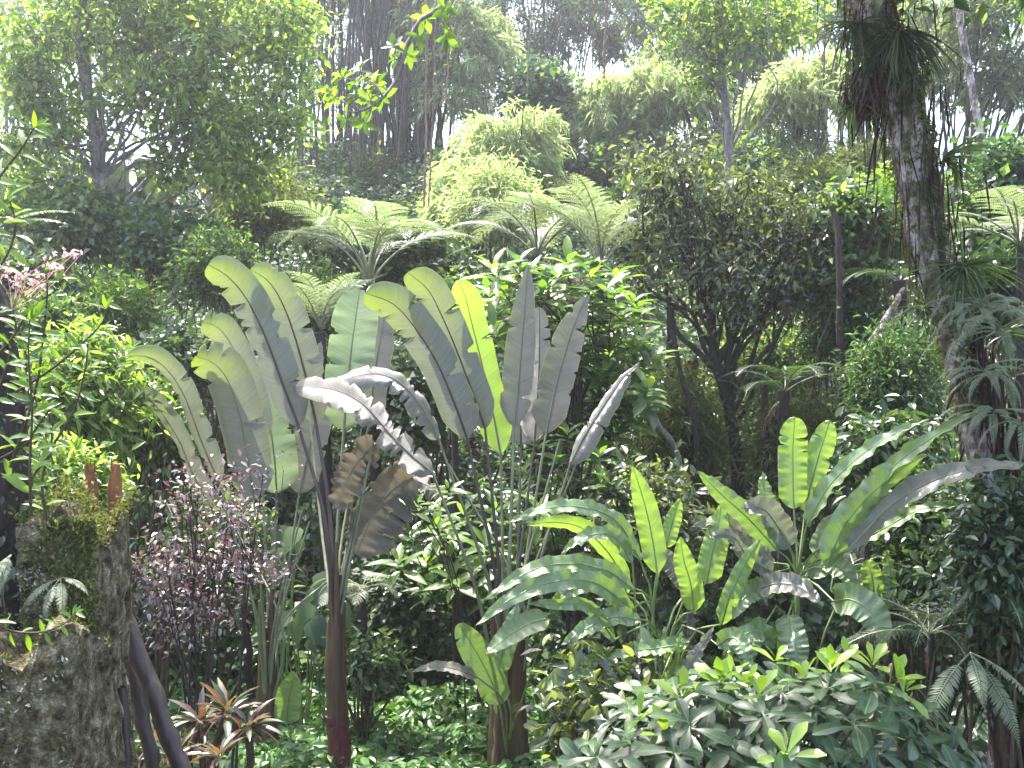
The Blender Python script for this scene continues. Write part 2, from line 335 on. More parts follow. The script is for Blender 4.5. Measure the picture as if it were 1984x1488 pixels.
M['dry'] = blade_mat('dry_blade', (.22, .20, .16), (.15, .135, .115), (.17, .14, .08), .2, edge=(.30, .18, .08), rough=.5, blotch=.9, bump=.7)
M['stalk'] = bark_mat('leaf_stalk', [(.10, .13, .06), (.16, .17, .10), (.14, .12, .08)], 4, .1, rough=.35, bump=.15, spec=.5)
M['stalk_dark'] = bark_mat('dark_leaf_stalk', [(.035, .03, .03), (.07, .05, .05), (.05, .05, .04)], 4, .1, rough=.35, bump=.15, spec=.5)
M['stalk_green'] = bark_mat('green_leaf_stalk', [(.10, .17, .04), (.17, .23, .07), (.13, .20, .06)], 4, .1, rough=.35, bump=.1, spec=.5)
M['sheath'] = bark_mat('leaf_sheath', [(.03, .016, .014), (.075, .045, .028), (.11, .085, .04), (.15, .17, .07)], 5, .06, rough=.5, bump=.5, pos=[.25, .45, .6, .75])
M['redtrunk'] = bark_mat('red_brown_stem', [(.03, .012, .012), (.10, .03, .025), (.16, .07, .05)], 7, .3, rough=.5, bump=.6)
M['bark'] = bark_mat('grey_bark', [(.06, .05, .045), (.14, .12, .11), (.26, .23, .21), (.40, .36, .34)], 5, .5)
M['bark_dark'] = bark_mat('dark_bark', [(.018, .014, .012), (.04, .03, .026), (.07, .055, .045)], 7, .3)
M['bark_pale'] = bark_mat('pale_lichen_bark', [(.07, .052, .042), (.16, .12, .10), (.36, .30, .28), (.58, .52, .51)], 9, .55, pos=[.36, .46, .54, .64], bump=.9)
M['culm'] = bark_mat('bamboo_culm', [(.03, .028, .024), (.055, .05, .035), (.09, .085, .05)], 3, .2, rough=.5)
M['liana'] = bark_mat('liana_bark', [(.10, .05, .035), (.22, .14, .10), (.38, .30, .26)], 9, .12)
M['twig'] = bark_mat('twig_bark', [(.05, .035, .02), (.09, .07, .04)], 6, .3)
M['wall'] = bark_mat('weathered_concrete', [(.03, .026, .014), (.085, .072, .036), (.15, .125, .07), (.28, .26, .19)], 15, 1.0, bump=1.0, pos=[.38, .47, .56, .66])
M['log'] = bark_mat('wet_dark_log', [(.010, .008, .007), (.028, .02, .016), (.05, .04, .034)], 5, .2, rough=.45, bump=.3, spec=.4)
M['post'] = bark_mat('split_red_wood', [(.10, .035, .015), (.22, .09, .04), (.32, .16, .09)], 8, .12)
M['soil'] = bark_mat('forest_soil', [(.012, .01, .008), (.03, .022, .015), (.05, .045, .02)], 2, 1)

# ------------------------------------------------------------------ builders for leaves, fronds, trees
L_SIMPLE = tpl_simple(); L_CROWN = tpl_simple(.5, .10, .10); L_IVY = tpl_simple(.85, .10, .12); L_BAM = tpl_simple(.17, .03, .22); L_NARROW = tpl_simple(.3, .08, .15)
L_OVAL = tpl_leaf(.46, .08, .16); L_OBOV = tpl_leaf(.40, .05, .2, (0, .25, .55, .8, 1), (.10, .45, .92, .95, .12)); L_LANCE = tpl_leaf(.30, .06, .25)
L_OBOV2 = tpl_leaf(.36, .045, .28, (0, .12, .3, .5, .68, .82, .93, 1), (.08, .16, .52, .86, 1.0, .88, .52, .05)); L_ROUND = tpl_leaf(.72, .05, .15, (0, .2, .5, .8, 1), (.3, .9, 1, .6, .03))

def blade(g, mid, hw, side=1, yaw=0.0, fold=.18, blunt=.75, seed=0, ragged=.02, cuts=0, rip=.006, rows=64, curl=0.0, twist=0.0):
    """banana-type blade. mid: base->tip 3D points; hw: half width in metres; side +1 upper face towards the viewer"""
    r = rng_(seed)
    p = spline(mid, rows); t = np.linspace(0, 1, rows)
    T = nrm(np.gradient(p, axis=0))
    view = nrm(np.array([0, 0, CZ]) - p)
    lat = nrm(np.cross(T, view)); nn = nrm(np.cross(lat, T))
    a = R(yaw) + twist * t
    c, s = np.cos(a)[:, None], np.sin(a)[:, None]
    lat, nn = lat * c + nn * s, nn * c - lat * s
    nn = nn * side
    if side < 0: lat = -lat
    w = np.minimum(1, (t / .13 + .02) ** .55)
    tt = np.clip((t - blunt) / (1 - blunt), 0, 1); w = w * np.sqrt(np.clip(1 - tt ** 2.0, 0, 1)) ** (1.0 if blunt > .5 else 1.6)
    w = np.maximum(w, .03)
    cs = np.array([-1, -.8, -.5, -.2, 0, .2, .5, .8, 1.0]); k = len(cs)
    L = np.linalg.norm(np.diff(p, axis=0), axis=1).sum()
    V = np.zeros((rows, k, 3))
    for sd in (-1, 1):
        wl = w * (1 + ragged * np.interp(t * L * 4, np.arange(200), r.normal(size=200)))
        for _ in range(int(cuts * .8 + .5)):
            i = int(rows * r.uniform(.12, .95)); wl[i] *= r.uniform(.2, .85)
            if r.random() < .5 and i + 2 < rows: wl[i + 1:i + 3] *= r.uniform(.75, .95)
        ph = r.random() * 6.28; fr = r.uniform(3.5, 5.5) / max(L, .3)
        wave = rip * (np.sin(t * L * 2 * np.pi * fr + ph) + .7 * np.sin(t * L * 2 * np.pi * fr * 2.3 + ph * 2) + .12 * r.normal(size=rows))
        for j, cc in enumerate(cs):
            if (cc < 0) != (sd < 0) and cc != 0: continue
            ac = abs(cc)
            f = fold * ac + curl * ac * ac
            V[:, j] = p + (lat * (np.sign(cc) * ac * np.cos(f)) + nn * (ac * np.sin(f))) * (wl * hw)[:, None] + nn * (wave * ac ** 1.5)[:, None]
    i = np.arange(rows - 1)[:, None] * k; j = np.arange(k - 1)[None]
    f = np.stack([i + j, i + j + 1, i + k + j + 1, i + k + j], -1).reshape(-1, 4)
    uv = np.stack([np.broadcast_to(cs * .5 + .5, (rows, k)), np.broadcast_to((t * L)[:, None], (rows, k))], -1)
    g.add(V, f, uv)
    # make sure the geometric normal agrees with nn
    q = V[rows // 2, 1] - V[rows // 2, 0]; q2 = V[rows // 2 + 1, 0] - V[rows // 2, 0]
    if np.dot(np.cross(q, q2), nn[rows // 2]) < 0: g.f[-1] = g.f[-1][:, ::-1]
    return p, nn

def big_leaf(root, base, mid, hwpx, kind='ban', side=1, yaw=0, stalk='stalk', rad=(.018, .011), label=None, **kw):
    """one leaf: stalk from base through the blade (midrib) with the blade as its child. mid: list of (px,py,d) base->tip"""
    pts = [at(*q) for q in mid]
    d = np.mean([q[2] for q in mid])
    g = Geo()
    base = [np.asarray(b, float) for b in base]
    st = spline(base + [pts[0]], 14); md = spline(pts, 24)
    gb = Geo(); p, nn = blade(gb, pts, hwpx * d / FPX, side, yaw, **kw)
    allp = np.vstack([st[:-1], md]); n = len(allp)
    rr = np.r_[np.linspace(rad[0], rad[1], 13), np.linspace(rad[1] * .85, .0022, 24)]
    tube(g, allp, rr, 7)
    o = g.build('leaf_stalk', M[stalk], root, True)
    b = gb.build('leaf_blade', M[kind], None, True)
    b.parent = o; b.location = -Vector(o.location) - root.location
    if label: o['label'] = label
    return o

def frond_geo(L=1.6, Lp=.42, n=26, el0=55, el1=-35, seed=0, bip=True, wpin=.027, t0=.2, gap=.0, fwd=25, droop=.25, pin_tpl=None):
    """frond starting at the origin, heading +x, arching; returns (leaf Geo, rachis Geo)"""
    r = rng_(seed); ns = 40
    el = np.radians(el0 + (el1 - el0) * np.linspace(0, 1, ns) ** 1.15)
    d = np.stack([np.cos(el), .06 * np.sin(np.linspace(0, 3, ns)), np.sin(el)], 1)
    p = np.vstack([[0, 0, 0], np.cumsum(d[:-1] * (L / (ns - 1)), 0)]); T = nrm(np.gradient(p, axis=0))
    lat = nrm(np.cross(T, np.array([0, 0, 1.0]) + 0 * T)); up = np.cross(lat, T)
    g = Geo(); gr = Geo(); tube(gr, p, np.linspace(.016, .003, ns) * (L / 1.6), 5)
    for i, t in enumerate(np.linspace(t0, .995, n)):
        f = t * (ns - 1); a = int(f); b = min(a + 1, ns - 1); u = f - a
        P = p[a] * (1 - u) + p[b] * u; Tt = T[a]; la = lat[a]; uu = up[a]
        prof = min(1, .45 + (t - t0) / .25) * (1 - max(0, (t - .45) / .55) ** 1.7)
        pl = Lp * max(prof, .03)
        for sd in (-1, 1):
            ang = np.radians(fwd + 22 * t + r.normal() * 4)
            D = nrm(la * sd * np.cos(ang) + Tt * np.sin(ang) + uu * .12)
            if bip:
                m = max(4, int(pl / .026)); k = (np.arange(m) + .5) / m
                dr = -droop * k ** 2 * pl
                C = P + D * (k * pl)[:, None] + np.array([0, 0, 1.0]) * dr[:, None]
                Xp = nrm(np.cross(uu, D)); half = wpin * np.sqrt(np.clip(1 - k ** 1.6, .02, 1)) * min(1, pl / (Lp * .35) + .3)
                hb = pl / m * .36
                sl = hb * 1.3
                q = []
                for s2 in (-1, 1):
                    e = C + Xp * (s2 * half)[:, None] + D * sl * 1.2 - uu * (half * .25)[:, None]
                    A = np.stack([C - D * hb, C + D * hb, e + D * hb * .6, e - D * hb * .6], 1)
                    g.add(A, np.arange(m * 4).reshape(m, 4) if s2 > 0 else np.arange(m * 4).reshape(m, 4)[:, ::-1])
            else:
                scatter(g, pin_tpl or tpl_leaf(.2, .04, .25), [P], [D - np.array([0, 0, .15])], [uu + r.normal(size=3) * .12], [pl])
    return g, gr
FR = {}
def frond_mesh(key, mat, **kw):
    """mesh data made once for each frond shape"""
    if key not in FR:
        g, gr = frond_geo(**kw)
        for v, f, uv in zip(gr.v, [gr.f[0]], gr.uv): pass
        off = g.n
        for q in range(len(gr.v)):
            g.v.append(gr.v[q]); g.uv.append(gr.uv[q])
        n0 = 0; cnt = g.n
        for q in gr.f: g.f.append(q + off); g.m.append(np.full(len(q), 1, np.int32))
        g.n += gr.n
        o = g.build('frond', [M[mat], M['stalk']]); FR[key] = o.data; bpy.data.objects.remove(o)
    return FR[key]
def put_frond(root, mesh, loc, az, pitch=0, s=1.0, roll=0, name='frond'):
    o = bpy.data.objects.new(name, mesh); COL.objects.link(o)
    o.rotation_mode = 'ZYX' if False else 'XYZ'
    o.rotation_euler = (R(roll), -R(pitch), R(az)); o.scale = (s, s, s)
    o.location = Vector([float(x) for x in loc]) - (root.location if root else Vector())
    if root: o.parent = root
    return o
def tree_fern(top, label, L=1.7, nf=11, mat='fern', seed=0, trunk=True, el=(58, -28), group='tree ferns on the slope', az0=0, Lp=.42, cat='tree fern', skip=(), t0=.2):
    r = rng_(seed); top = np.asarray(top, float)
    gz = float(H(top[0], top[1]))
    root = thing('tree_fern', (top[0], top[1], gz), label, cat, group)
    if trunk and top[2] - gz > .1:
        g = Geo(); n = 10; tr = .10 if top[1] > 12.5 else .045
        pp = np.linspace([top[0] + .1, top[1] + .1, gz - .2], top, n) + r.normal(size=(n, 3)) * .02
        tube(g, pp, np.linspace(tr, tr * .75, n), 9, rough=.15, seed=seed); g.build('trunk', M['bark_dark'], root, True)
    for k in range(nf):
        if k in skip: continue
        v = k % 3
        me = frond_mesh((mat, 'tf', v, round(el[0]), round(el[1]), t0), mat, L=1.7, Lp=Lp, n=19, t0=t0, el0=el[0] + (v - 1) * 12, el1=el[1] - (v - 1) * 14, seed=v)
        put_frond(root, me, top, az0 + k * 360 / nf + r.normal() * 9, r.normal() * 5, L / 1.7 * r.uniform(.85, 1.1), r.normal() * 6)
    if trunk and top[1] > 12.5:
        for q in range(4):
            me = frond_mesh(('dead', q % 2), 'deadroot', L=1.2, Lp=.22, n=14, el0=-10 - 25 * (q % 2), el1=-92, seed=q + 40)
            put_frond(root, me, top - np.array([0, 0, .05]), r.random() * 360, 0, r.uniform(.5, .9) * L / 1.7, r.normal() * 15, 'dead_frond')
    return root
def fern_tuft(loc, label, L=.7, nf=9, key='sword', mat='fern_dark', el=(50, -70), seed=0, group=None, azr=(0, 360), Lp=.09, name='fern', cat='fern', n=30):
    r = rng_(seed); root = thing(name, loc, label, cat, group)
    for k in range(nf):
        v = k % 2
        me = frond_mesh((key, mat, v), mat, L=.8, Lp=Lp, n=n, el0=el[0] + v * 15, el1=el[1] + v * 20, seed=v + 5, bip=False, fwd=12)
        az = azr[0] + (azr[1] - azr[0]) * (k + .5) / nf + r.normal() * 8
        put_frond(root, me, loc, az, r.normal() * 10, L / .8 * r.uniform(.7, 1.15), r.normal() * 10)
    return root

def limb(a, b, rng, n=9, sag=.08):
    a = np.asarray(a, float); b = np.asarray(b, float); l = np.linalg.norm(b - a)
    mid = (a + b) / 2 + rng.normal(size=3) * l * .10 + np.array([0, 0, l * sag])
    p = spline([a, mid, b], n); p[1:-1] += rng.normal(size=(n - 2, 3)) * l * .012
    return p
def shrub(loc_px, rad_px, label, mat='mid', n=2500, size=.11, tpl=None, seed=0, cat='shrub', group=None, d=None, name='shrub', flat=.8, clus=9, dep=1.0, bias=.6, droop=.25, blobs=None, cr=1.2, twigs=10, out=.6, up=.8, lum=.25, lift=.0):
    """a leafy shrub whose crown is centred where (px,py) meets the slope (or at distance d)"""
    r = rng_(seed + 100)
    c = hit(*loc_px) if d is None else at(loc_px[0], loc_px[1], d)
    rx, rz = rad_px[0] * c[1] / FPX, rad_px[1] * c[1] / FPX
    gz = float(H(c[0], c[1]))
    base = np.array([c[0], c[1], min(gz, c[2]) - .05])
    root = thing(name, base, label, cat, group)
    bl = [(c, (rx, min(rx, rz) * dep, rz))]
    for k in range(4):
        u = nrm(r.normal(size=3)) * [rx * .6, rx * .5 * dep, rz * .6]
        bl.append((c + u, (rx * .55, rx * .5 * dep, rz * .5)))
    if blobs: bl = [(at(b[0], b[1], b[4] if len(b) > 4 else c[1]), (b[2] * c[1] / FPX, b[2] * c[1] / FPX * dep, b[3] * c[1] / FPX)) for b in blobs]
    g = Geo(); cc, u = foliage(g, tpl or L_SIMPLE, bl, n, size, r, clus, cr, up, out, droop, bias, lum)
    g.build('foliage', M[mat], root)
    if twigs:
        g = Geo()
        for i in r.choice(len(cc), min(twigs, len(cc)), replace=False):
            tube(g, limb(base + r.normal(size=3) * [.08, .08, .02], cc[i], r, 7), np.linspace(.022, .006, 7), 5)
        g.build('stems', M['twig'], root)
    return root

# ------------------------------------------------------------------ the ground
def make_ground():
    xs = np.r_[np.linspace(-90, -22, 18), np.linspace(-20, 20, 110), np.linspace(22, 90, 18)]
    ys = np.r_[np.linspace(-20, 0, 8), np.linspace(.8, 45, 120), np.linspace(48, 160, 22)]
    X, Y = np.meshgrid(xs, ys); Z = H(X, Y)
    r = rng_(3); Z = Z + r.normal(size=Z.shape) * .02
    nx = len(xs); i = np.arange(len(ys) - 1)[:, None] * nx; j = np.arange(nx - 1)[None]
    f = np.stack([i + j, i + j + 1, i + nx + j + 1, i + nx + j], -1).reshape(-1, 4)
    g = Geo(); g.add(np.stack([X, Y, Z], -1), f)
    o = g.build('hillside', M['soil'], None, True); tag(o, kind='structure')
make_ground()

def ground_cover(name, mat, n, y0, y1, size, seed, hmax, tpl, xw=.56, mask=None, up=.8, cl=1.0):
    r = rng_(seed); y = y0 + (y1 - y0) * r.random(n) ** 1.15; x = (r.random(n) * 2 - 1) * (y * xw)
    if mask is not None:
        k = mask(x, y); x, y = x[k], y[k]
    n = len(x)
    h = .5 + .5 * np.sin(x * 2.3 + np.sin(y * 1.9) * 1.5) * np.sin(y * 2.1 + 1.3 * np.sin(x * 1.7))
    h = h * .6 + .4 * (.5 + .5 * np.sin(x * 5.7 + y * 3.1) * np.sin(y * 6.3 - x * 2.2))
    z = H(x, y) + hmax * h ** 1.3 * (1 - .8 * r.random(n) ** 2.2) + .02
    P = np.stack([x, y, z], 1)
    D = r.normal(size=(n, 3)) * [.8, .8, .35] + [0, -.55, -.2 * cl]
    N = np.array([0, -.55, .8 * up]) + r.normal(size=(n, 3)) * .42
    g = Geo(); scatter(g, tpl, P, D, N, size * r.uniform(.6, 1.35, n)); o = g.build(name, M[mat]); tag(o, kind='stuff')
    return o
o = ground_cover('creeper_undergrowth', 'ivy', 190000, 12.5, 36, .125, 11, 1.5, L_IVY)
o['label'] = 'low creepers and vines covering the whole forest slope'
o = ground_cover('herb_bed', 'herb', 26000, 9.2, 14.5, .13, 12, .50, L_OVAL, mask=lambda x, y: (x > -3.9) & (x < 1.2), up=1.2)
o['label'] = 'bed of bright leafy herbs on the flat ground under the tall leaf clumps'
o = ground_cover('shade_undergrowth', 'dark', 16000, 7.6, 14.5, .14, 13, .55, L_OVAL, mask=lambda x, y: (x > 1.0))
o['label'] = 'dark shade plants on the ground beneath the right hand shrubs'

# ------------------------------------------------------------------ the three tall banana-like clumps
def clump(name, base, label, cat, group, sheath_h, sheath_r, seed, mat='sheath', nsh=7, lean=(0, 0)):
    root = thing(name, base, label, cat, group); r = rng_(seed); base = np.asarray(base)
    for k in range(nsh):
        a = k / nsh * 6.28 + r.random()
        g = Geo(); h = sheath_h * r.uniform(.7, 1.1); rr = sheath_r * (.35 + .5 * r.random())
        b0 = base + [math.cos(a) * rr, math.sin(a) * rr, -.1]
        b1 = base + [math.cos(a) * rr * .75 + lean[0] * h, math.sin(a) * rr * .75 + lean[1] * h, h * .55]; b2 = base + [math.cos(a) * rr * 1.15 + lean[0] * 1.6 * h, math.sin(a) * rr + lean[1] * h, h]
        tube(g, spline([b0, b1, b2], 14), sheath_r * np.linspace(.62, .12, 14) ** .8, 9, rough=.07, seed=k + seed)
        g.build('stem_sheath', M[mat], root, True)
    return root
def gz(x, y): return float(H(x, y))

# ---- left clump
dA = 10.6
bA = at(517, 1400, dA); bA[2] = gz(bA[0], bA[1])
A = clump('banana_plant', bA, 'tall broad-leaved clump rising behind the wine-red bush, its outer leaves bent over with yellow tips', 'banana plant', 'tall banana-like clumps', 1.5, .11, 1)
bs = lambda px, py, d: at(px, py, d)
GA = 'tall banana-like clumps'
ya = lambda *p: [bA + [0, 0, .3], at(*p)]
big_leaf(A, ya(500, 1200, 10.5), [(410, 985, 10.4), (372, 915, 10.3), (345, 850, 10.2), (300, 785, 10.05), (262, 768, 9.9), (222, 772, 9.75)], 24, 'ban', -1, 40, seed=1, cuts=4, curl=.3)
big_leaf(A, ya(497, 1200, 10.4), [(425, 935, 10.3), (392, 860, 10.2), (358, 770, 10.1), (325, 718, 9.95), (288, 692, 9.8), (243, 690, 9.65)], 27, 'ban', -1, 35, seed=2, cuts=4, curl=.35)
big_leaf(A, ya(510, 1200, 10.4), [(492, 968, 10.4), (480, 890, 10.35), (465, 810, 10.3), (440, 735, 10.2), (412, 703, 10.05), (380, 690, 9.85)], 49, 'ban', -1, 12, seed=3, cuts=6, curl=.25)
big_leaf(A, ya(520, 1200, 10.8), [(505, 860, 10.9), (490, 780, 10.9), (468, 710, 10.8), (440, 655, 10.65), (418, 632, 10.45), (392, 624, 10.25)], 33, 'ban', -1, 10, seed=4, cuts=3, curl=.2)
big_leaf(A, ya(528, 1200, 11.0), [(536, 955, 11.1), (532, 890, 11.1), (522, 820, 11.15), (505, 740, 11.2), (492, 690, 11.2)], 44, 'ban_pale', 1, 0, seed=5, cuts=3, blunt=.7)
big_leaf(A, ya(545, 1200, 11.0), [(580, 955, 11.2), (597, 880, 11.25), (612, 810, 11.3), (625, 740, 11.3)], 36, 'ban_grey', 1, 20, seed=6, cuts=3, blunt=.6)
big_leaf(A, [bA + [.05, -.1, .15], at(562, 1440, 10.3)], [(556, 1402, 10.3), (558, 1360, 10.25), (566, 1325, 10.2), (570, 1300, 10.15)], 25, 'hel', 1, 10, 'stalk_green', (.012, .008), seed=7, blunt=.5)
for k, (px, py) in enumerate([(585, 990), (600, 1010), (640, 1120), (455, 1020)]):   # bare stalks whose blades were lost
    g = Geo(); tube(g, spline([bA + [0, 0, .3], at(530 + k * 6, 1220, 10.5), at(px, py, 10.5 + .2 * k)], 14), np.linspace(.018, .008, 14), 7); g.build('leaf_stalk', M['stalk'], A, True)

# ---- middle clump
dB = 9.6
bB = at(657, 1500, dB); bB[2] = gz(bB[0], bB[1])
B = clump('banana_plant', bB, 'tallest banana-like clump on one thick red-brown stem, with brown torn leaves hanging at its side', 'banana plant', GA, 2.05, .085, 2, lean=(-.012, 0))
g = Geo(); tube(g, spline([bB + [0, 0, -.2], at(655, 1400, dB), at(648, 1300, dB), at(646, 1200, dB)], 30), np.interp(np.linspace(0, 1, 30), [0, .55, .8, 1], [.098, .092, .08, .05]), 18, rough=.03, seed=4)
t0 = g.build('stem', M['sheath'], B, True)
g = Geo(); tube(g, spline([bB + [0, 0, -.2], at(656, 1440, dB), at(652, 1385, dB)], 24), np.interp(np.linspace(0, 1, 24), [0, .6, 1], [.12, .108, .094]), 18, rough=.06, seed=5); g.build('stem_base', M['redtrunk'], B, True)
yb = lambda *p: [bB + [0, 0, .7], at(648, 1230, dB), at(*p)]
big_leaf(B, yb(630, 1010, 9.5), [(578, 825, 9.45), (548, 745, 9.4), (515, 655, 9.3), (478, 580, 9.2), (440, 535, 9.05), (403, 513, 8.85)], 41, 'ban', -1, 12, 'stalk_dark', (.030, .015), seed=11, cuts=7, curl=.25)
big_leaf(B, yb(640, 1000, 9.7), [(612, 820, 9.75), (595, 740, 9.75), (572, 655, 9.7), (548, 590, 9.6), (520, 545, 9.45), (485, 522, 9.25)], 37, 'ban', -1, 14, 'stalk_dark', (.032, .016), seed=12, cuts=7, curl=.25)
big_leaf(B, yb(655, 1010, 9.9), [(666, 832, 10.1), (672, 760, 10.15), (680, 680, 10.25), (690, 610, 10.3), (697, 560, 10.35)], 45, 'ban_pale', 1, -5, 'stalk', (.022, .013), seed=13, cuts=4, fold=.12)
big_leaf(B, yb(668, 1010, 10.1), [(716, 820, 10.5), (722, 750, 10.55), (732, 680, 10.6), (742, 630, 10.65), (748, 590, 10.65)], 34, 'ban_grey', 1, 25, 'stalk', (.02, .011), seed=14, cuts=4)
big_leaf(B, yb(620, 1000, 10.3), [(598, 780, 10.8), (606, 740, 10.85), (614, 700, 10.9), (622, 662, 10.9)], 22, 'ban_grey', 1, 30, seed=15, blunt=.3)
big_leaf(B, yb(690, 1000, 9.7), [(728, 858, 9.8), (706, 880, 9.7), (680, 915, 9.65), (650, 985, 9.6)], 36, 'dry', 1, 30, seed=16, cuts=8, blunt=.6, rip=.03, label='brown dry leaf blade, torn')
big_leaf(B, yb(700, 960, 9.9), [(800, 925, 10.0), (760, 950, 9.9), (722, 1000, 9.85), (690, 1075, 9.8)], 66, 'dry', 1, 20, seed=17, cuts=10, blunt=.7, rip=.04, curl=.4, label='wide brown dry leaf blade, torn')
big_leaf(B, yb(710, 960, 9.9), [(735, 940, 10.0), (790, 928, 10.1), (835, 945, 10.1), (868, 968, 10.1)], 24, 'dry', -1, 50, seed=18, cuts=8, rip=.03, label='brown dry leaf blade, folded')
for k, (px, py, d) in enumerate([(722, 860, 9.7), (700, 830, 10.0)]):
    g = Geo(); tube(g, spline([bB + [0, 0, .7], at(655, 1230, dB), at(px, py, d)], 14), np.linspace(.02, .009, 14), 7); g.build('leaf_stalk', M['stalk'], B, True)

# ---- right clump of the three
dC = 10.0
bC = at(985, 1470, dC); bC[2] = gz(bC[0], bC[1])
C_ = clump('banana_plant', bC, 'banana-like clump with upright grey-backed blades fanned out and two dry leaves arching over leftwards', 'banana plant', GA, 1.6, .165, 3, nsh=10)
yc = lambda *p: [bC + [-.05, 0, .3], at(*p)]
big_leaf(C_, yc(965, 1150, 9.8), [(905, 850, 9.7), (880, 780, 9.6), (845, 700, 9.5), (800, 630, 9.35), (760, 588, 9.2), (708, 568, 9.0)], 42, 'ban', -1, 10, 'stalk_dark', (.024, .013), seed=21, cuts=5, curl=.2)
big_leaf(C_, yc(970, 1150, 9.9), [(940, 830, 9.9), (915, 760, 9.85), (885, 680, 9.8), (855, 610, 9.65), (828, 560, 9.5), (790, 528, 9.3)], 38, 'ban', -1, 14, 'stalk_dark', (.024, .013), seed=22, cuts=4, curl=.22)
big_leaf(C_, yc(975, 1150, 10.1), [(970, 878, 10.3), (955, 800, 10.3), (935, 710, 10.25), (915, 630, 10.15), (903, 580, 10.0), (888, 543, 9.85)], 32, 'hel_bright', -1, 0, 'stalk', (.022, .012), seed=23, cuts=1, ragged=.03)
big_leaf(C_, yc(985, 1150, 9.8), [(996, 825, 9.9), (1003, 750, 9.95), (1010, 670, 10.0), (1017, 590, 10.05), (1024, 512, 10.1)], 32, 'ban_grey', 1, 10, 'stalk', (.026, .014), seed=24, cuts=3, blunt=.35, fold=.3)
big_leaf(C_, yc(1000, 1150, 10.2), [(1036, 855, 10.4), (1040, 790, 10.45), (1044, 720, 10.5), (1045, 650, 10.55), (1045, 595, 10.55)], 34, 'ban_grey', 1, 40, 'stalk_dark', (.02, .011), seed=25, cuts=4)
big_leaf(C_, yc(1000, 1150, 10.4), [(1010, 862, 10.8), (1008, 820, 10.85), (1005, 780, 10.9), (1000, 720, 10.9)], 38, 'ban_grey', 1, -20, 'stalk_dark', (.02, .011), seed=26, cuts=4)
big_leaf(C_, yc(1010, 1150, 10.1), [(1058, 838, 10.2), (1072, 770, 10.25), (1090, 700, 10.3), (1112, 630, 10.3), (1138, 570, 10.3)], 36, 'ban_grey', 1, 15, 'stalk', (.022, .012), seed=27, cuts=6, blunt=.45)
big_leaf(C_, yc(1030, 1150, 10.0), [(1105, 898, 9.9), (1135, 840, 9.85), (1170, 785, 9.8), (1205, 735, 9.75), (1240, 702, 9.7)], 30, 'ban_grey', -1, 45, 'stalk', (.018, .010), seed=28, cuts=5, blunt=.3, curl=.3)
big_leaf(C_, yc(930, 1170, 9.6), [(838, 915, 9.45), (800, 885, 9.4), (755, 840, 9.35), (705, 785, 9.3), (645, 755, 9.25), (572, 748, 9.2)], 42, 'dry', 1, -48, 'stalk', (.02, .012), seed=29, cuts=14, curl=-.3, rip=.012, label='dry tan leaf blade, arching and torn into strips')
big_leaf(C_, yc(960, 1180, 9.9), [(850, 850, 9.75), (815, 785, 9.7), (775, 742, 9.65), (735, 725, 9.6), (690, 728, 9.55), (640, 750, 9.5)], 30, 'ban_grey', 1, -45, 'stalk', (.02, .012), seed=30, cuts=8, curl=-.5, rip=.012)
big_leaf(C_, [bC + [0, -.1, .2], at(975, 1410, 9.6)], [(968, 1365, 9.55), (950, 1315, 9.5), (922, 1262, 9.45), (888, 1208, 9.4)], 30, 'hel', 1, 12, 'stalk_green', (.014, .009), seed=31, cuts=1, blunt=.6)
big_leaf(C_, [bC + [0, -.1, .3], at(990, 1380, 9.6)], [(965, 1300, 9.6), (975, 1260, 9.55), (990, 1210, 9.5), (1003, 1170, 9.5)], 24, 'hel', -1, 35, 'stalk_green', (.012, .008), seed=32, blunt=.5)
big_leaf(C_, [bC + [0, -.1, .4], at(1020, 1330, 9.5)], [(1062, 1198, 9.4), (1025, 1208, 9.3), (985, 1232, 9.2), (942, 1266, 9.1)], 24, 'hel', 1, -20, 'stalk_green', (.010, .007), seed=33, blunt=.45)
big_leaf(C_, [bC + [0, -.1, .3], at(975, 1360, 9.5)], [(925, 1312, 9.4), (880, 1296, 9.3), (840, 1292, 9.25), (798, 1302, 9.2)], 15, 'dry', 1, -45, 'stalk', (.010, .007), seed=34, blunt=.4, label='small dry leaf blade')
for k, (px, py, d) in enumerate([(1085, 850, 10.3), (1120, 890, 10.0), (870, 900, 10.2)]):
    g = Geo(); tube(g, spline([bC + [0, 0, .4], at(1000 + k * 8, 1180, dC), at(px, py, d)], 14), np.linspace(.019, .008, 14), 7); g.build('leaf_stalk', M['stalk'], C_, True)

# ---- two lower heliconia clumps at the right
GH = 'lower heliconia clumps'
bD = at(1255, 1330, 9.3); bD[2] = gz(bD[0], bD[1])
D_ = clump('heliconia', bD, 'lower heliconia clump with long blades arching left and one glowing yellow-green upright leaf', 'heliconia', GH, 1.1, .10, 5, 'stalk_green', 9)
def hl(root, b, hub, mid, hw, kind='hel', side=1, yaw=0, seed=0, **kw):
    kw.setdefault('blunt', .45); kw.setdefault('ragged', .022); kw.setdefault('rip', .009 if kind == 'hel_bright' else .017); kw.setdefault('fold', .3)
    return big_leaf(root, [b + [0, 0, .1], at(*hub)], mid, hw * .78, kind, side, yaw, 'stalk_green', (.014, .009), seed=seed, **kw)
hD = (1265, 1190, 9.2)
hl(D_, bD, hD, [(1273, 1110, 9.2), (1265, 1050, 9.2), (1250, 980, 9.15), (1226, 903, 9.05)], 32, 'hel_bright', -1, 0, 41, blunt=.5)
hl(D_, bD, hD, [(1290, 1060, 9.3), (1300, 1020, 9.3), (1318, 965, 9.25)], 22, 'hel_bright', -1, 10, 42)
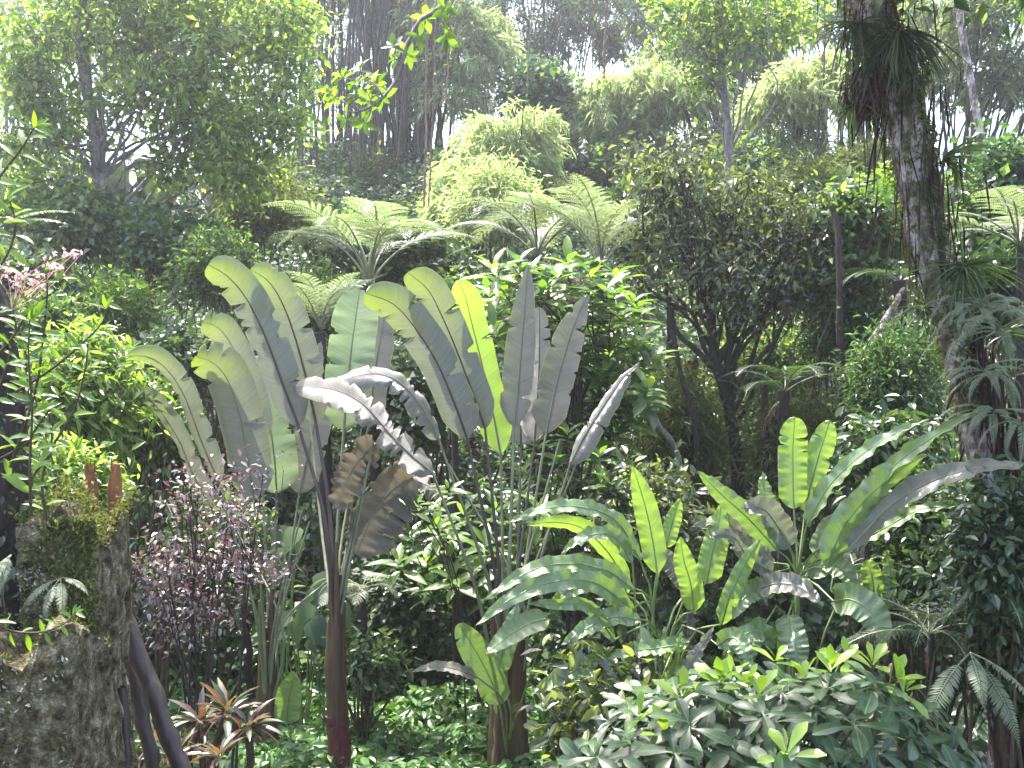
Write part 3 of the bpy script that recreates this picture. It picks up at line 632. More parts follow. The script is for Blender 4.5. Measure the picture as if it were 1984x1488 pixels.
hl(D_, bD, hD, [(1240, 1085, 9.1), (1195, 1010, 9.0), (1130, 983, 8.8), (1060, 985, 8.6), (985, 1012, 8.45)], 23, 'hel', 1, -35, 43, curl=-.2)
hl(D_, bD, hD, [(1215, 1150, 9.3), (1185, 1080, 9.25), (1130, 1025, 9.1), (1075, 1012, 9.0), (1020, 1018, 8.9)], 26, 'hel_bright', -1, 30, 44)
hl(D_, bD, hD, [(1225, 1140, 9.0), (1180, 1108, 8.9), (1110, 1092, 8.7), (1030, 1105, 8.55), (938, 1162, 8.4)], 25, 'hel', 1, -22, 45, curl=-.2)
hl(D_, bD, hD, [(1225, 1180, 8.9), (1150, 1128, 8.7), (1070, 1128, 8.55), (990, 1160, 8.4), (922, 1212, 8.3)], 26, 'hel', 1, -12, 46, curl=-.15)
hl(D_, bD, (1300, 1230, 9.2), [(1345, 1185, 9.1), (1338, 1130, 9.05), (1325, 1085, 9.0), (1318, 1040, 8.95)], 31, 'hel_bright', -1, 0, 47)
hl(D_, bD, (1330, 1250, 9.2), [(1398, 1210, 9.0), (1412, 1160, 8.95), (1442, 1095, 8.9), (1474, 1042, 8.85)], 24, 'hel_bright', -1, 10, 48)
hl(D_, bD, (1310, 1200, 9.3), [(1368, 1130, 9.3), (1378, 1080, 9.3), (1390, 1030, 9.3), (1398, 975, 9.3)], 34, 'hel_bright', -1, 10, 49)
hl(D_, bD, (1230, 1160, 9.1), [(1225, 1090, 9.0), (1190, 1040, 8.9), (1140, 1038, 8.75), (1088, 1072, 8.6)], 22, 'hel', 1, -30, 50)
hl(D_, bD, (1270, 1240, 9.0), [(1240, 1200, 8.8), (1190, 1195, 8.7), (1140, 1215, 8.6), (1088, 1250, 8.5)], 24, 'hel', 1, -15, 51)
hl(D_, bD, (1260, 1280, 9.0), [(1205, 1272, 8.8), (1140, 1290, 8.7), (1085, 1312, 8.6), (1030, 1345, 8.5)], 26, 'hel', 1, -10, 52)
hl(D_, bD, (1260, 1290, 8.9), [(1230, 1300, 8.7), (1180, 1320, 8.6), (1150, 1360, 8.5), (1122, 1425, 8.4)], 24, 'hel', 1, 0, 53)
hl(D_, bD, (1300, 1260, 8.9), [(1335, 1245, 8.7), (1280, 1255, 8.6), (1225, 1262, 8.5), (1178, 1278, 8.4)], 22, 'hel', 1, -30, 54)
hl(D_, bD, (1270, 1230, 8.9), [(1190, 1240, 8.7), (1140, 1175, 8.6), (1080, 1170, 8.5), (1020, 1168, 8.4)], 18, 'hel', 1, 10, 55)
hl(D_, bD, (1290, 1230, 9.1), [(1335, 1140, 9.3), (1300, 1090, 9.35), (1278, 1060, 9.4)], 26, 'ban_grey', 1, 0, 56)
hl(D_, bD, (1310, 1230, 8.9), [(1390, 1250, 8.7), (1420, 1235, 8.6), (1440, 1260, 8.5), (1450, 1300, 8.45)], 26, 'hel', 1, 10, 57)
hl(D_, bD, (1310, 1240, 9.0), [(1290, 1330, 8.6), (1306, 1290, 8.55), (1312, 1260, 8.5), (1322, 1222, 8.5)], 14, 'hel_bright', 1, 40, 58)
hl(D_, bD, (1320, 1240, 9.0), [(1270, 1340, 8.6), (1310, 1320, 8.5), (1345, 1275, 8.45), (1385, 1212, 8.4)], 17, 'ban_grey', 1, 20, 59)
hl(D_, bD, (1255, 1210, 9.1), [(1205, 1150, 9.2), (1160, 1130, 9.2), (1110, 1140, 9.2), (1060, 1180, 9.1)], 24, 'hel', 1, -10, 60)

bE = at(1530, 1300, 9.4); bE[2] = gz(bE[0], bE[1])
E_ = clump('heliconia', bE, 'lower heliconia clump with long pale blades sweeping right toward the mossy tree', 'heliconia', GH, 1.3, .10, 6, 'stalk_green', 9)
hE = (1545, 1140, 9.4)
hl(E_, bE, hE, [(1538, 985, 9.5), (1536, 930, 9.5), (1536, 870, 9.5), (1540, 808, 9.45)], 37, 'hel_bright', -1, 0, 61, blunt=.75, cuts=2)
hl(E_, bE, hE, [(1560, 990, 9.6), (1570, 940, 9.6), (1587, 880, 9.6), (1608, 815, 9.55)], 33, 'hel_bright', -1, 0, 62, blunt=.7, cuts=2)
hl(E_, bE, hE, [(1562, 1020, 9.3), (1600, 950, 9.2), (1655, 893, 9.1), (1725, 845, 9.0), (1800, 812, 8.9)], 26, 'hel', 1, 40, 63, blunt=.3)
hl(E_, bE, hE, [(1590, 1060, 9.2), (1660, 975, 9.1), (1735, 900, 8.8), (1810, 845, 8.5), (1895, 792, 8.2)], 27, 'hel', 1, 38, 64, blunt=.3)
hl(E_, bE, hE, [(1602, 1100, 9.1), (1635, 1020, 9.0), (1690, 955, 8.9), (1745, 910, 8.8), (1795, 880, 8.7)], 38, 'hel', -1, -20, 65, blunt=.4)
hl(E_, bE, hE, [(1645, 1065, 9.0), (1720, 985, 8.9), (1800, 935, 8.5), (1890, 908, 8.1), (1990, 900, 7.7)], 34, 'ban_grey', 1, 30, 66, blunt=.35)
hl(E_, bE, hE, [(1505, 1065, 9.3), (1450, 1005, 9.2), (1400, 960, 9.1), (1352, 912, 9.0)], 30, 'hel', -1, 15, 67, blunt=.4)
hl(E_, bE, hE, [(1530, 1060, 9.4), (1500, 1010, 9.3), (1475, 985, 9.2), (1435, 985, 9.05)], 36, 'ban_grey', 1, -20, 68)
hl(E_, bE, hE, [(1615, 1165, 9.0), (1650, 1162, 8.8), (1690, 1190, 8.7), (1720, 1248, 8.6)], 42, 'hel', 1, 10, 70, blunt=.5, fold=.2)
hl(E_, bE, hE, [(1470, 1140, 9.0), (1510, 1130, 8.8), (1550, 1138, 8.7), (1592, 1170, 8.6)], 28, 'ban_grey', 1, 20, 71, blunt=.5)
hl(E_, bE, (1540, 1190, 9.2), [(1527, 1192, 9.0), (1532, 1220, 8.9), (1540, 1250, 8.8), (1545, 1295, 8.75)], 34, 'hel', 1, 0, 72, blunt=.6, fold=.15)
hl(E_, bE, (1520, 1190, 9.2), [(1485, 1205, 9.0), (1465, 1225, 8.9), (1450, 1260, 8.8), (1440, 1300, 8.75)], 27, 'hel', 1, 0, 73, blunt=.5)
hl(E_, bE, (1600, 1220, 9.2), [(1655, 1145, 9.3), (1690, 1150, 9.3), (1690, 1120, 9.3), (1680, 1085, 9.3)], 26, 'hel_bright', -1, 0, 74, blunt=.7)
hl(E_, bE, (1640, 1260, 9.2), [(1722, 1180, 9.2), (1726, 1140, 9.2), (1724, 1100, 9.2), (1716, 1066, 9.2)], 18, 'hel', 1, 30, 75, blunt=.6)
hl(E_, bE, hE, [(1500, 1110, 9.3), (1450, 1080, 9.25), (1420, 1040, 9.15), (1370, 1038, 9.0)], 24, 'ban_grey', 1, -20, 76)
hl(E_, bE, hE, [(1495, 1090, 9.5), (1440, 1040, 9.5), (1400, 1010, 9.4), (1340, 1020, 9.3)], 22, 'ban_grey', 1, -30, 77)
hl(E_, bE, hE, [(1580, 1080, 9.5), (1600, 1030, 9.5), (1640, 1000, 9.4), (1700, 985, 9.3)], 24, 'ban_pale', 1, 20, 78)
hl(E_, bE, hE, [(1500, 1150, 9.2), (1470, 1140, 9.1), (1440, 1160, 9.0), (1420, 1200, 8.9)], 28, 'hel', 1, 0, 79)
hl(E_, bE, hE, [(1570, 1120, 9.4), (1600, 1090, 9.4), (1640, 1110, 9.3), (1665, 1150, 9.2)], 30, 'hel', 1, 15, 80)
hl(E_, bE, hE, [(1630, 1070, 9.1), (1720, 1020, 9.0), (1790, 985, 8.9), (1870, 985, 8.8)], 20, 'hel', 1, 40, 81, blunt=.35)
hl(E_, bE, (1530, 1220, 9.1), [(1500, 1250, 8.9), (1480, 1225, 8.8), (1440, 1230, 8.75), (1400, 1270, 8.7)], 22, 'hel', 1, -10, 82)
hl(E_, bE, hE, [(1510, 1020, 9.5), (1490, 980, 9.5), (1480, 950, 9.5), (1478, 915, 9.5)], 22, 'hel', -1, 20, 83)
for k, (px, py, d, lb) in enumerate([(1623, 1146, 9.0, 'orange bract flower hanging under the big drooping heliconia leaf'), (1142, 1222, 8.8, 'small orange flower beside the arching heliconia blades')]):
    r = rng_(500 + k); c = at(px, py, d)
    rt = thing('heliconia_flower', c, lb, 'flower', 'orange heliconia flowers')
    g = Geo(); n = 7 if k < 2 else 4
    scatter(g, tpl_leaf(.34, .25, .2), np.tile(c, (n, 1)), np.stack([np.linspace(-1, 1, n), r.normal(size=n) * .4, r.uniform(-.7, .5, n)], 1), r.normal(size=(n, 3)) + [0, -1, .5], .055 if k < 2 else .045)
    g.build('bract', M['orange'], rt)
    g = Geo(); tube(g, spline([c, c + [-.02, .12, -.02], c + [.05, .3, .08]], 8), .006, 5); g.build('stem', M['stalk_green'], rt)

# ------------------------------------------------------------------ leathery whorled shrub at the lower right
def leathery():
    r = rng_(70); c = at(1520, 1440, 7.0)
    root = thing('leathery_shrub', (c[0], c[1], gz(c[0], c[1])), 'dense low shrub of leathery dark leaves in whorls with lime-green new shoots on top', 'shrub')
    P = []; A = []
    lim = [(1100, 1500), (1180, 1420), (1250, 1350), (1300, 1362), (1400, 1310), (1450, 1345), (1510, 1305), (1570, 1340), (1620, 1315), (1700, 1325), (1740, 1372), (1800, 1385), (1850, 1450), (1905, 1500)]
    xs = [q[0] for q in lim]; ys = [q[1] for q in lim]
    n = 0
    while n < 155:
        px = r.uniform(1100, 1905); top = np.interp(px, xs, ys); py = r.uniform(top, 1600)
        f = (py - top) / 300.0
        d = 7.6 - 1.15 * min(1, f) ** .7 + r.normal() * .22
        p = at(px, py, d)
        if any(np.linalg.norm(p - q) < .145 for q in P): continue
        P.append(p); A.append([(px - 1500) / 700 + r.normal() * .25, -.25 - .9 * min(1, f) + r.normal() * .2, 1.0 - .45 * f]); n += 1
    P = np.array(P); A = np.array(A)
    g = Geo(); rosettes(g, L_OBOV2, P, A, 8, .225, r, .16, jit=.4); g.build('leaves', M['rhodo'], root, True)
    young = [(1415, 1328, 7.4), (1500, 1290, 7.5), (1610, 1308, 7.45), (1690, 1300, 7.5), (1640, 1290, 7.6), (1395, 1335, 7.4), (1290, 1440, 6.8), (1525, 1475, 6.4), (1560, 1330, 7.4), (1450, 1340, 7.3), (1240, 1400, 7.1), (1750, 1350, 7.2), (1470, 1360, 7.1), (1320, 1365, 7.2), (1735, 1330, 7.3)]
    g = Geo(); yp = np.array([at(*q) for q in young]); rosettes(g, L_OBOV, yp + [0, 0, .02], np.array([[0, -.25, 1.0]] * len(yp)) + r.normal(size=(len(yp), 3)) * .15, 6, .19, r, .75); g.build('new_leaves', M['rhodo_new'], root, True)
    g = Geo(); b = np.array([c[0], c[1] + .2, gz(c[0], c[1])])
    for p in P[::2]: tube(g, limb(b + r.normal(size=3) * [.3, .15, 0], p, r, 8, .05), np.linspace(.02, .008, 8), 5)
    g.build('stems', M['twig'], root, True)
leathery()

# ------------------------------------------------------------------ wine-red shrub in front of the left clump
def red_shrub():
    r = rng_(80); c = at(400, 1330, 9.0); z = gz(c[0], c[1])
    root = thing('red_leaf_shrub', (c[0], c[1], z), 'airy shrub with tiny glossy wine-red leaves on thin dark stems', 'shrub')
    bl = []
    for px, py, rx, rz, d in [(385, 935, 62, 40, 8.8), (510, 918, 52, 26, 8.8), (320, 1075, 75, 50, 8.9), (420, 1080, 70, 55, 9.1), (480, 1100, 60, 30, 8.8), (360, 1000, 40, 25, 9.0), (300, 1130, 55, 60, 9.2), (400, 1170, 80, 60, 9.2), (440, 1010, 45, 35, 8.9), (340, 1230, 70, 40, 9.3), (470, 985, 55, 18, 8.8), (520, 1105, 45, 14, 8.8), (280, 1180, 30, 60, 9.1)]:
        s = d / FPX; bl.append((at(px, py, d), (rx * s * 1.05, rx * s * .8, rz * s * .62)))
    g = Geo(); cc, u = foliage(g, L_OVAL, bl, 2100, .052, r, 8, 1.9, 1.2, .4, .02, .9, .2); g.build('foliage', M['red'], root)
    g = Geo()
    for i in range(9):
        b = np.array([c[0] + r.normal() * .22, c[1] + r.normal() * .12, z - .05]); k = bl[i]
        p = spline([b, b * .45 + k[0] * .55 + [0, 0, .25], k[0]], 12); tube(g, p, np.linspace(.014, .005, 12), 5)
        near = cc[np.linalg.norm(cc - k[0], axis=1) < .5]
        for q in near[:5]: tube(g, limb(p[8], q, r, 5), np.linspace(.005, .0025, 5), 4)
    g.build('stems', M['bark_dark'], root, True)
red_shrub()

# ------------------------------------------------------------------ purple-backed strap-leaf tufts, lower left
for k, (px, py, d, lb, s) in enumerate([(300, 1440, 7.6, 'strap-leaf tuft with orange-brown lower leaves, against the dark leaning pole', 1.0), (390, 1400, 7.9, 'strap-leaf tuft with upright wine-backed leaves behind the leaning poles', 1.05),
        (440, 1385, 7.7, 'strap-leaf tuft with broad pale silvery leaf faces, middle of its row', 1.1), (480, 1410, 7.6, 'strap-leaf tuft with yellowing drooping leaves beside the left stem base', 1.0), (340, 1470, 7.3, 'low strap-leaf tuft at the foot of the leaning poles', .9), (425, 1470, 7.4, 'strap-leaf tuft hanging lowest over the bank, yellow and brown', 1.0)]):
    r = rng_(90 + k); c = at(px, py, d); root = thing('strap_leaf_plant', c, lb, 'plant', 'purple-backed strap-leaf plants')
    g = Geo(); n = 22; th = r.random(n) * 6.28; el = r.uniform(-.5, 1.2, n)
    D = np.stack([np.cos(th) * np.cos(el), np.sin(th) * np.cos(el) - .15, np.sin(el)], 1)
    N = np.stack([-np.cos(th) * np.sin(el), -np.sin(th) * np.sin(el), np.cos(el)], 1) + r.normal(size=(n, 3)) * .25
    scatter(g, tpl_leaf(.22, .06, .35), c + D * .03, D, N, .205 * s * r.uniform(.7, 1.2, n)); g.build('leaves', M['brom'], root, True)
    g = Geo(); z = gz(c[0], c[1]); tube(g, limb([c[0] + .03, c[1] + .08, z - .1], c, r, 6), .03, 6, rough=.1); g.build('stem', M['twig'], root, True)

# ------------------------------------------------------------------ mossy concrete wall, poles, posts
def wtop(x, y): return .07 * np.sin(x * 9 + 1) * np.sin(y * 5 + 2) + .06 * np.sin(x * 17.0 + y * 6) + .03 * np.sin(x * 41)
def rough_box(g, lo, hi, amp, seed, cuts=26):
    lo = np.array(lo, float); hi = np.array(hi, float); n = cuts
    for ax in range(3):
        for s in (0, 1):
            u = np.linspace(0, 1, n); U, V = np.meshgrid(u, u); a, b = [q for q in range(3) if q != ax]
            P = np.zeros((n, n, 3)); P[..., a] = lo[a] + U * (hi[a] - lo[a]); P[..., b] = lo[b] + V * (hi[b] - lo[b]); P[..., ax] = hi[ax] if s else lo[ax]
            mid = (lo + hi) / 2
            for i in range(n):
                for j in range(n):
                    q = P[i, j]; v = Vector(q * 2.2 + seed); w = Vector(q * 9 + seed)
                    P[i, j] = q + amp * (np.array(mnoise.noise_vector(v)) + .45 * np.array(mnoise.noise_vector(w)) + .25 * np.array(mnoise.noise_vector(w * 2.7)))
            P[..., 2] += np.clip((P[..., 2] - hi[2] + .6) / .6, 0, 1) ** 2 * wtop(P[..., 0], P[..., 1])
            i = np.arange(n - 1)[:, None] * n; j = np.arange(n - 1)[None]
            f = np.stack([i + j, i + j + 1, i + n + j + 1, i + n + j], -1).reshape(-1, 4)
            if (ax == 1) ^ (s == 0): f = f[:, ::-1]
            g.add(P, f)
def wall():
    p0 = at(240, 1262, 5.5); p1 = at(254, 985, 6.05); p0[2] = at(0, 1270, 4.95)[2]
    root = thing('mossy_wall', (-2.2, 5.2, 0), 'crumbling concrete wall blotched with lichen and capped with moss', 'wall')
    g = Geo(); rough_box(g, (-3.6, 4.9, -.2), (p0[0], 5.5, p0[2]), .05, 1.0, 60); g.build('lower_wall', M['wall'], root)
    g = Geo(); rough_box(g, (p1[0] - .38, 5.52, -.2), (p1[0], 6.05, p1[2]), .06, 5.0, 46); g.build('pillar', M['wall'], root)
    r = rng_(33)
    g = Geo(); n = 2600
    P = np.stack([r.uniform(p1[0] - .40, p1[0] + .05, n), r.uniform(5.48, 6.0, n), p1[2] + .0 + np.abs(r.normal(size=n)) * .04 * (.4 + np.abs(np.sin(np.arange(n) * .01)))], 1)
    P[:, 2] += wtop(P[:, 0], P[:, 1]); P = P[np.sin(P[:, 0] * 23 + 1) * np.sin(P[:, 1] * 19) + r.normal(size=n) * .6 > -.2]; n = len(P)
    scatter(g, L_SIMPLE, P, r.normal(size=(n, 3)) + [0, -.2, .2], r.normal(size=(n, 3)) + [0, -.2, 1], .03 * r.uniform(.5, 1.4, n))
    # trailing down the right edge and the face of the pillar
    n = 2600; fz = r.random(n) ** 1.6
    P = np.stack([p1[0] + .02 - np.abs(r.normal(size=n)) * .13, np.full(n, 5.49) - np.abs(r.normal(size=n)) * .02, p1[2] + .02 - fz * .75], 1)
    scatter(g, L_SIMPLE, P, r.normal(size=(n, 3)) + [.1, -.5, -.4], r.normal(size=(n, 3)) * .5 + [0, -1, .6], .026 * r.uniform(.5, 1.4, n))
    n = 2600
    P = np.stack([r.uniform(-3.5, p0[0], n), r.uniform(4.86, 5.5, n), p0[2] + .02 + np.abs(r.normal(size=n)) * .02], 1)
    P[:, 2] += wtop(P[:, 0], P[:, 1]); P = P[np.sin(P[:, 0] * 13 + 1) * np.sin(P[:, 1] * 19) + r.normal(size=n) * .6 > .0]; n = len(P)
    scatter(g, L_SIMPLE, P, r.normal(size=(n, 3)) + [0, -.2, .2], r.normal(size=(n, 3)) + [0, -.2, 1], .022 * r.uniform(.5, 1.5, n))
    g.build('moss', M['moss'], root)
    g = Geo()                                 # crusts of lichen and moss on the faces
    for (xa, xb, yy, za, zb, n) in ((-3.4, p0[0], 4.87, .9, p0[2], 12000), (p1[0] - .37, p1[0], 5.485, 2.2, p1[2], 3600)):
        q = np.stack([r.uniform(xa, xb, n), np.full(n, yy) + r.normal(size=n) * .012, r.uniform(za, zb, n)], 1)
        k = (np.sin(q[:, 0] * 9 + 2 * np.sin(q[:, 2] * 7)) * np.sin(q[:, 2] * 8 + 1.5 * np.sin(q[:, 0] * 11)) + r.normal(size=n) * .5) > .1
        q = q[k]; scatter(g, L_SIMPLE, q, r.normal(size=q.shape) * [1, .25, 1] + [0, -.2, 0], r.normal(size=q.shape) * .45 + [0, -1, .2], .024 * r.uniform(.3, 1.3, len(q)))
    g.build('lichen', M['lichen'], root)
wall()
for k, (a, b, rr, lb) in enumerate([((240, 1190, 6.4), (365, 1530, 6.2), .052, 'dark round pole leaning on the mossy wall, the longer one in front'), ((242, 1230, 6.6), (312, 1560, 6.5), .045, 'dark round pole leaning on the mossy wall, half hidden behind the longer one'), ((236, 1330, 5.9), (252, 1600, 5.8), .03, 'thin dark stake hugging the right edge of the mossy wall')]):
    pa, pb = at(*a), at(*b); pb = pa + (pb - pa) * 1.9
    root = thing('leaning_pole', (pb[0], pb[1], 0), lb, 'pole', 'dark poles leaning on the wall')
    pb = pa + (pb - pa) * min(1, (pa[2]) / (pa[2] - pb[2]))
    g = Geo(); n = 30; q = np.linspace(pa, pb, n) + rng_(k).normal(size=(n, 3)) * .003; tube(g, q, rr * np.r_[.75, .93, np.ones(n - 2)] * (1 + .08 * np.sin(np.arange(n) * 1.9)), 12, rough=.06, seed=k); g.build('shaft', M['log'], root, True)
for k, (px, pt, pb, hw, lb) in enumerate([(176, 905, 1005, 14, 'splintered reddish wooden post stub with a pointed top on the wall'), (223, 902, 1000, 14, 'broken wooden post stub with a rounded pale top on the wall')]):
    d = 6.15; r = rng_(60 + k); b = at(px, pb, d); t = at(px, pt, d); b[2] = 2.55
    root = thing('wooden_post', b, lb, 'post', 'broken post stubs on the wall')
    g = Geo(); n = 10; p = np.linspace(b, t, n); rr = np.full(n, hw * d / FPX); rr[-1] *= .45; rr[-2] *= .8; p[-1] += [(-.02 if k == 0 else .012), 0, .01]
    tube(g, p, rr, 10, rough=.10, seed=k); g.build('stub', M['post'], root)
    g = Geo()
    for q in range(4 if k == 0 else 2): 
        a = q * 1.7 + k; e = t + [math.cos(a) * .022, math.sin(a) * .02, -.03]; tube(g, [e, e + [-.004, 0, .05 + .03 * r.random()]], [.011, .002], 5)
    g.build('splinter', M['post'], root)

# ------------------------------------------------------------------ near left: dark stump trunk with epiphytes, leafy orchid canes
def dark_trunk():
    r = rng_(44); pts = [at(20, 1900, 5.75), at(18, 1250, 5.75), at(16, 1000, 5.75), at(8, 820, 5.72), at(-18, 640, 5.7), at(-60, 480, 5.75)]
    pts[0][2] = .3
    root = thing('shaded_trunk', pts[0], 'black shaded tree trunk hung with small ferns behind the mossy wall', 'tree')
    g = Geo(); tube(g, spline(pts, 40), np.linspace(.15, .11, 40), 14, rough=.09, seed=3); g.build('trunk', M['bark_dark'], root)
    g = Geo(); P = spline(pts, 60)[14:]; P = np.repeat(P, 26, 0); n = len(P); u = nrm(r.normal(size=(n, 3)) * [1, 1, .1]); P = P + u * .14 * r.uniform(.9, 1.5, (n, 1))
    scatter(g, L_OVAL, P, u + r.normal(size=(n, 3)) * .6 + [0, 0, -.6], u + r.normal(size=(n, 3)) * .5 + [0, 0, .6], .06 * r.uniform(.4, 1.3, n)); g.build('creeper_leaves', M['dark'], root)
    for k in range(14):
        g = Geo(); a = P[r.integers(len(P))]; tube(g, spline([a, a + [r.uniform(-.05, .2), -.1, -.35], a + [r.uniform(-.05, .3), -.12, -.9]], 10), .004, 4); g.build('hanging_root', M['twig'], root)
dark_trunk()
def cane(pts, label, d=4.6, size=.10, n=16, mat='orchid', cat='leafy cane', tpl=None, base=None, dense=1.0, flowers=None, seed=0):
    r = rng_(seed + 300); P = spline([at(q[0], q[1], q[2] if len(q) > 2 else d) for q in pts], 40)
    root = thing('orchid_cane', P[0], label, cat, 'leafy orchid canes by the wall')
    g = Geo(); tube(g, P, np.linspace(.0065, .003, 40), 6); g.build('stem', M['twig'], root, True)
    g = Geo(); T = nrm(np.gradient(P, axis=0)); idx = np.linspace(5, 39, n).astype(int)
    lat = nrm(np.cross(T, [0, -1.0, .25])); nn = np.cross(lat, T)
    for i, k in enumerate(idx):
        for sd in (-1, 1):
            D = lat[k] * sd * .9 + T[k] * .35 + r.normal(size=3) * .28 + [0, -.2, -.05]
            scatter(g, tpl or tpl_leaf(.30, .07, .2), [P[k] + T[k] * sd * .02 * r.random()], [D], [[r.normal() * .5, -.6 + r.normal() * .3, .8]], [size * (1 - .35 * i / n) * r.uniform(.8, 1.15)])
    scatter(g, tpl or tpl_leaf(.30, .07, .2), np.tile(P[-1], (3, 1)), T[-1] + r.normal(size=(3, 3)) * .35, r.normal(size=(3, 3)) * .3 + [0, -1, .4], size * .6)
    g.build('leaves', M[mat], root, True)
    if flowers:
        g = Geo()
        for (px, py, rx, ry) in flowers:
            c = at(px, py, d); m = 20
            q = c + r.normal(size=(m, 3)) * [rx * d / FPX, .03, ry * d / FPX]
            for _ in range(4): scatter(g, tpl_leaf(.6, .1, .2), q, r.normal(size=(m, 3)), r.normal(size=(m, 3)) + [0, -1, .3],     .012 * r.uniform(.7, 1.3, m))
            for p in q[::8]: tube(g, limb(P[-1], p, r, 4), .0015, 3)
        g.build('flowers', M['flower'], root)
cane([(-40, 400), (5, 335), (40, 290), (66, 248)], 'topmost leafy orchid cane, leaning in by the pale tree with large paired leaves', size=.125, n=6, seed=1)
cane([(20, 905), (68, 760), (85, 640), (92, 560), (88, 530)], 'leafy orchid cane just below the pink blossoms', size=.115, n=7, seed=2)
cane([(60, 930), (140, 800), (165, 715), (170, 665)], 'short leafy orchid cane tipped right against the bright shrub', size=.11, n=6, seed=3)
cane([(30, 760), (100, 715), (165, 660), (198, 625), (207, 598)], 'arching leafy orchid cane reaching furthest right with a whorled tip', size=.11, n=6, seed=4)
cane([(60, 1000), (58, 900), (62, 800), (55, 690), (58, 620)], 'dense upright orchid cane with broad dark leaves along the black trunk', size=.125, n=10, seed=5, d=4.5)
cane([(-20, 800), (10, 720), (30, 640), (25, 600)], 'orchid cane with pink blossom sprays along its top', size=.11, n=6, seed=6, flowers=[(22, 530, 18, 12), (35, 545, 9, 9), (75, 545, 8, 8), (105, 515, 12, 6), (140, 492, 14, 5)])
cane([(-40, 560), (10, 500), (30, 440), (20, 390)], 'orchid cane with glossy leaves below the yellowish fern', size=.12, n=6, seed=7)
cane([(-30, 1195), (20, 1222), (80, 1225), (125, 1208), (142, 1192)], 'trailing cane of lime-green leaves crossing above the lichen block', size=.085, n=6, seed=8, d=4.75)
cane([(-20, 900), (50, 860), (70, 830), (120, 760)], 'thin orchid cane crossing in front of the black trunk', size=.10, n=6, seed=9)
cane([(90, 1010), (82, 930), (100, 860), (95, 800)], 'orchid cane hidden low between trunk and wooden stubs', size=.10, n=6, seed=10)
cane([(-20, 700), (20, 660), (60, 600), (110, 560), (115, 545)], 'orchid cane with narrow leaves just right of the blossoms', size=.10, n=6, seed=11)
fern_tuft(at(140, 1005, 5.8), 'yellow-green fern frond arching on top of the wall', .42, 3, 'wallf', 'orchid', (35, -20), 21, 'small ferns by the wall', (150, 220), .10)
fern_tuft(at(0, 440, 4.5), 'yellow fern leaf at the edge among the upper orchid canes', .30, 3, 'wallf', 'orchid', (50, 20), 22, 'small ferns by the wall', (-40, 40), .10)
fern_tuft(at(118, 1120, 5.4), 'bluish dark fern hanging on the shaded wall face', .32, 4, 'wallh', 'fern', (-20, -75), 23, 'small ferns by the wall', (200, 340), .10)
fern_tuft(at(22, 1075, 4.5), 'pale fern hanging from the black trunk', .22, 3, 'wallh', 'fern', (-20, -75), 24, 'small ferns by the wall', (240, 300), .12)

# ------------------------------------------------------------------ tree ferns
tree_fern(at(715, 555, 15.6), 'tree fern with the widest umbrella of pale fronds, above the tallest banana-like clump', 2.0, 15, 'fern', 1, el=(80, -38), t0=.34, Lp=.46)
tree_fern(at(622, 640, 14.2), 'smaller tree fern tucked behind the tallest clump, one frond upright like a feather', 1.15, 12, 'fern', 2, el=(74, 0))
tree_fern(at(1040, 500, 16.2), 'tree fern with dull drooping fronds behind the whorled-leaf tree', 1.9, 13, 'fern', 3, el=(72, -50), t0=.25)
tree_fern(at(1165, 525, 15.4), 'tree fern whose upright comb-like fronds stand before the dark tree', 1.75, 13, 'fern', 4, el=(76, -12), t0=.25)
tree_fern(at(1975, 475, 11.0), 'tree fern reaching in from the edge behind the mossy trunk', 1.35, 12, 'fern', 5, el=(48, -30))
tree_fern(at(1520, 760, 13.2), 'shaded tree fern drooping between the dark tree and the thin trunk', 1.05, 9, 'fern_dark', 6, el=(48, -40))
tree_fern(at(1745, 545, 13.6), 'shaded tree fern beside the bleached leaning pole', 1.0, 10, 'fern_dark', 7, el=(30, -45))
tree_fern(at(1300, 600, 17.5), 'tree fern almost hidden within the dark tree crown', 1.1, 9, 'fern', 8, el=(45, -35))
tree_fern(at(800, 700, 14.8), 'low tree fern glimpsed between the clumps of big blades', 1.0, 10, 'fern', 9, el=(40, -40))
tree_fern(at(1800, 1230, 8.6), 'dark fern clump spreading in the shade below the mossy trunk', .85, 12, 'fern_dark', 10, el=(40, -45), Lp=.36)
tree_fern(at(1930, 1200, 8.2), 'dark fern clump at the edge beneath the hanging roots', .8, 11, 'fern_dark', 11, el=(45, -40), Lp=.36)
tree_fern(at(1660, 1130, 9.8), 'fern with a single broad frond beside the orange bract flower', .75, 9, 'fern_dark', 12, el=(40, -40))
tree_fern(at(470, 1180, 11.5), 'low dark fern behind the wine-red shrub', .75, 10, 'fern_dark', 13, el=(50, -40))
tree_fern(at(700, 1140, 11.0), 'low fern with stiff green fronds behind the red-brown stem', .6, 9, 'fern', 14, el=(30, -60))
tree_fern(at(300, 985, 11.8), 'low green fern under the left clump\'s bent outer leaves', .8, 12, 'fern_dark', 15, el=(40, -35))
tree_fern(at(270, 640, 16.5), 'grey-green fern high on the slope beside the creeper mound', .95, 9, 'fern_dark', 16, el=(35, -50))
fern_tuft(at(1880, 1265, 7.9), 'old sword fern frond with curled leaflets hanging beside the leathery shrub', .75, 4, 'sword', 'fern', (-30, -85), 31, 'sword ferns around the mossy tree', (200, 330), .11)
fern_tuft(at(1560, 1350, 8.6), 'small fern below the drooping heliconia leaves', .5, 8, 'sword', 'fern_dark', (50, -50), 32, 'sword ferns around the mossy tree', (0, 360), .09)

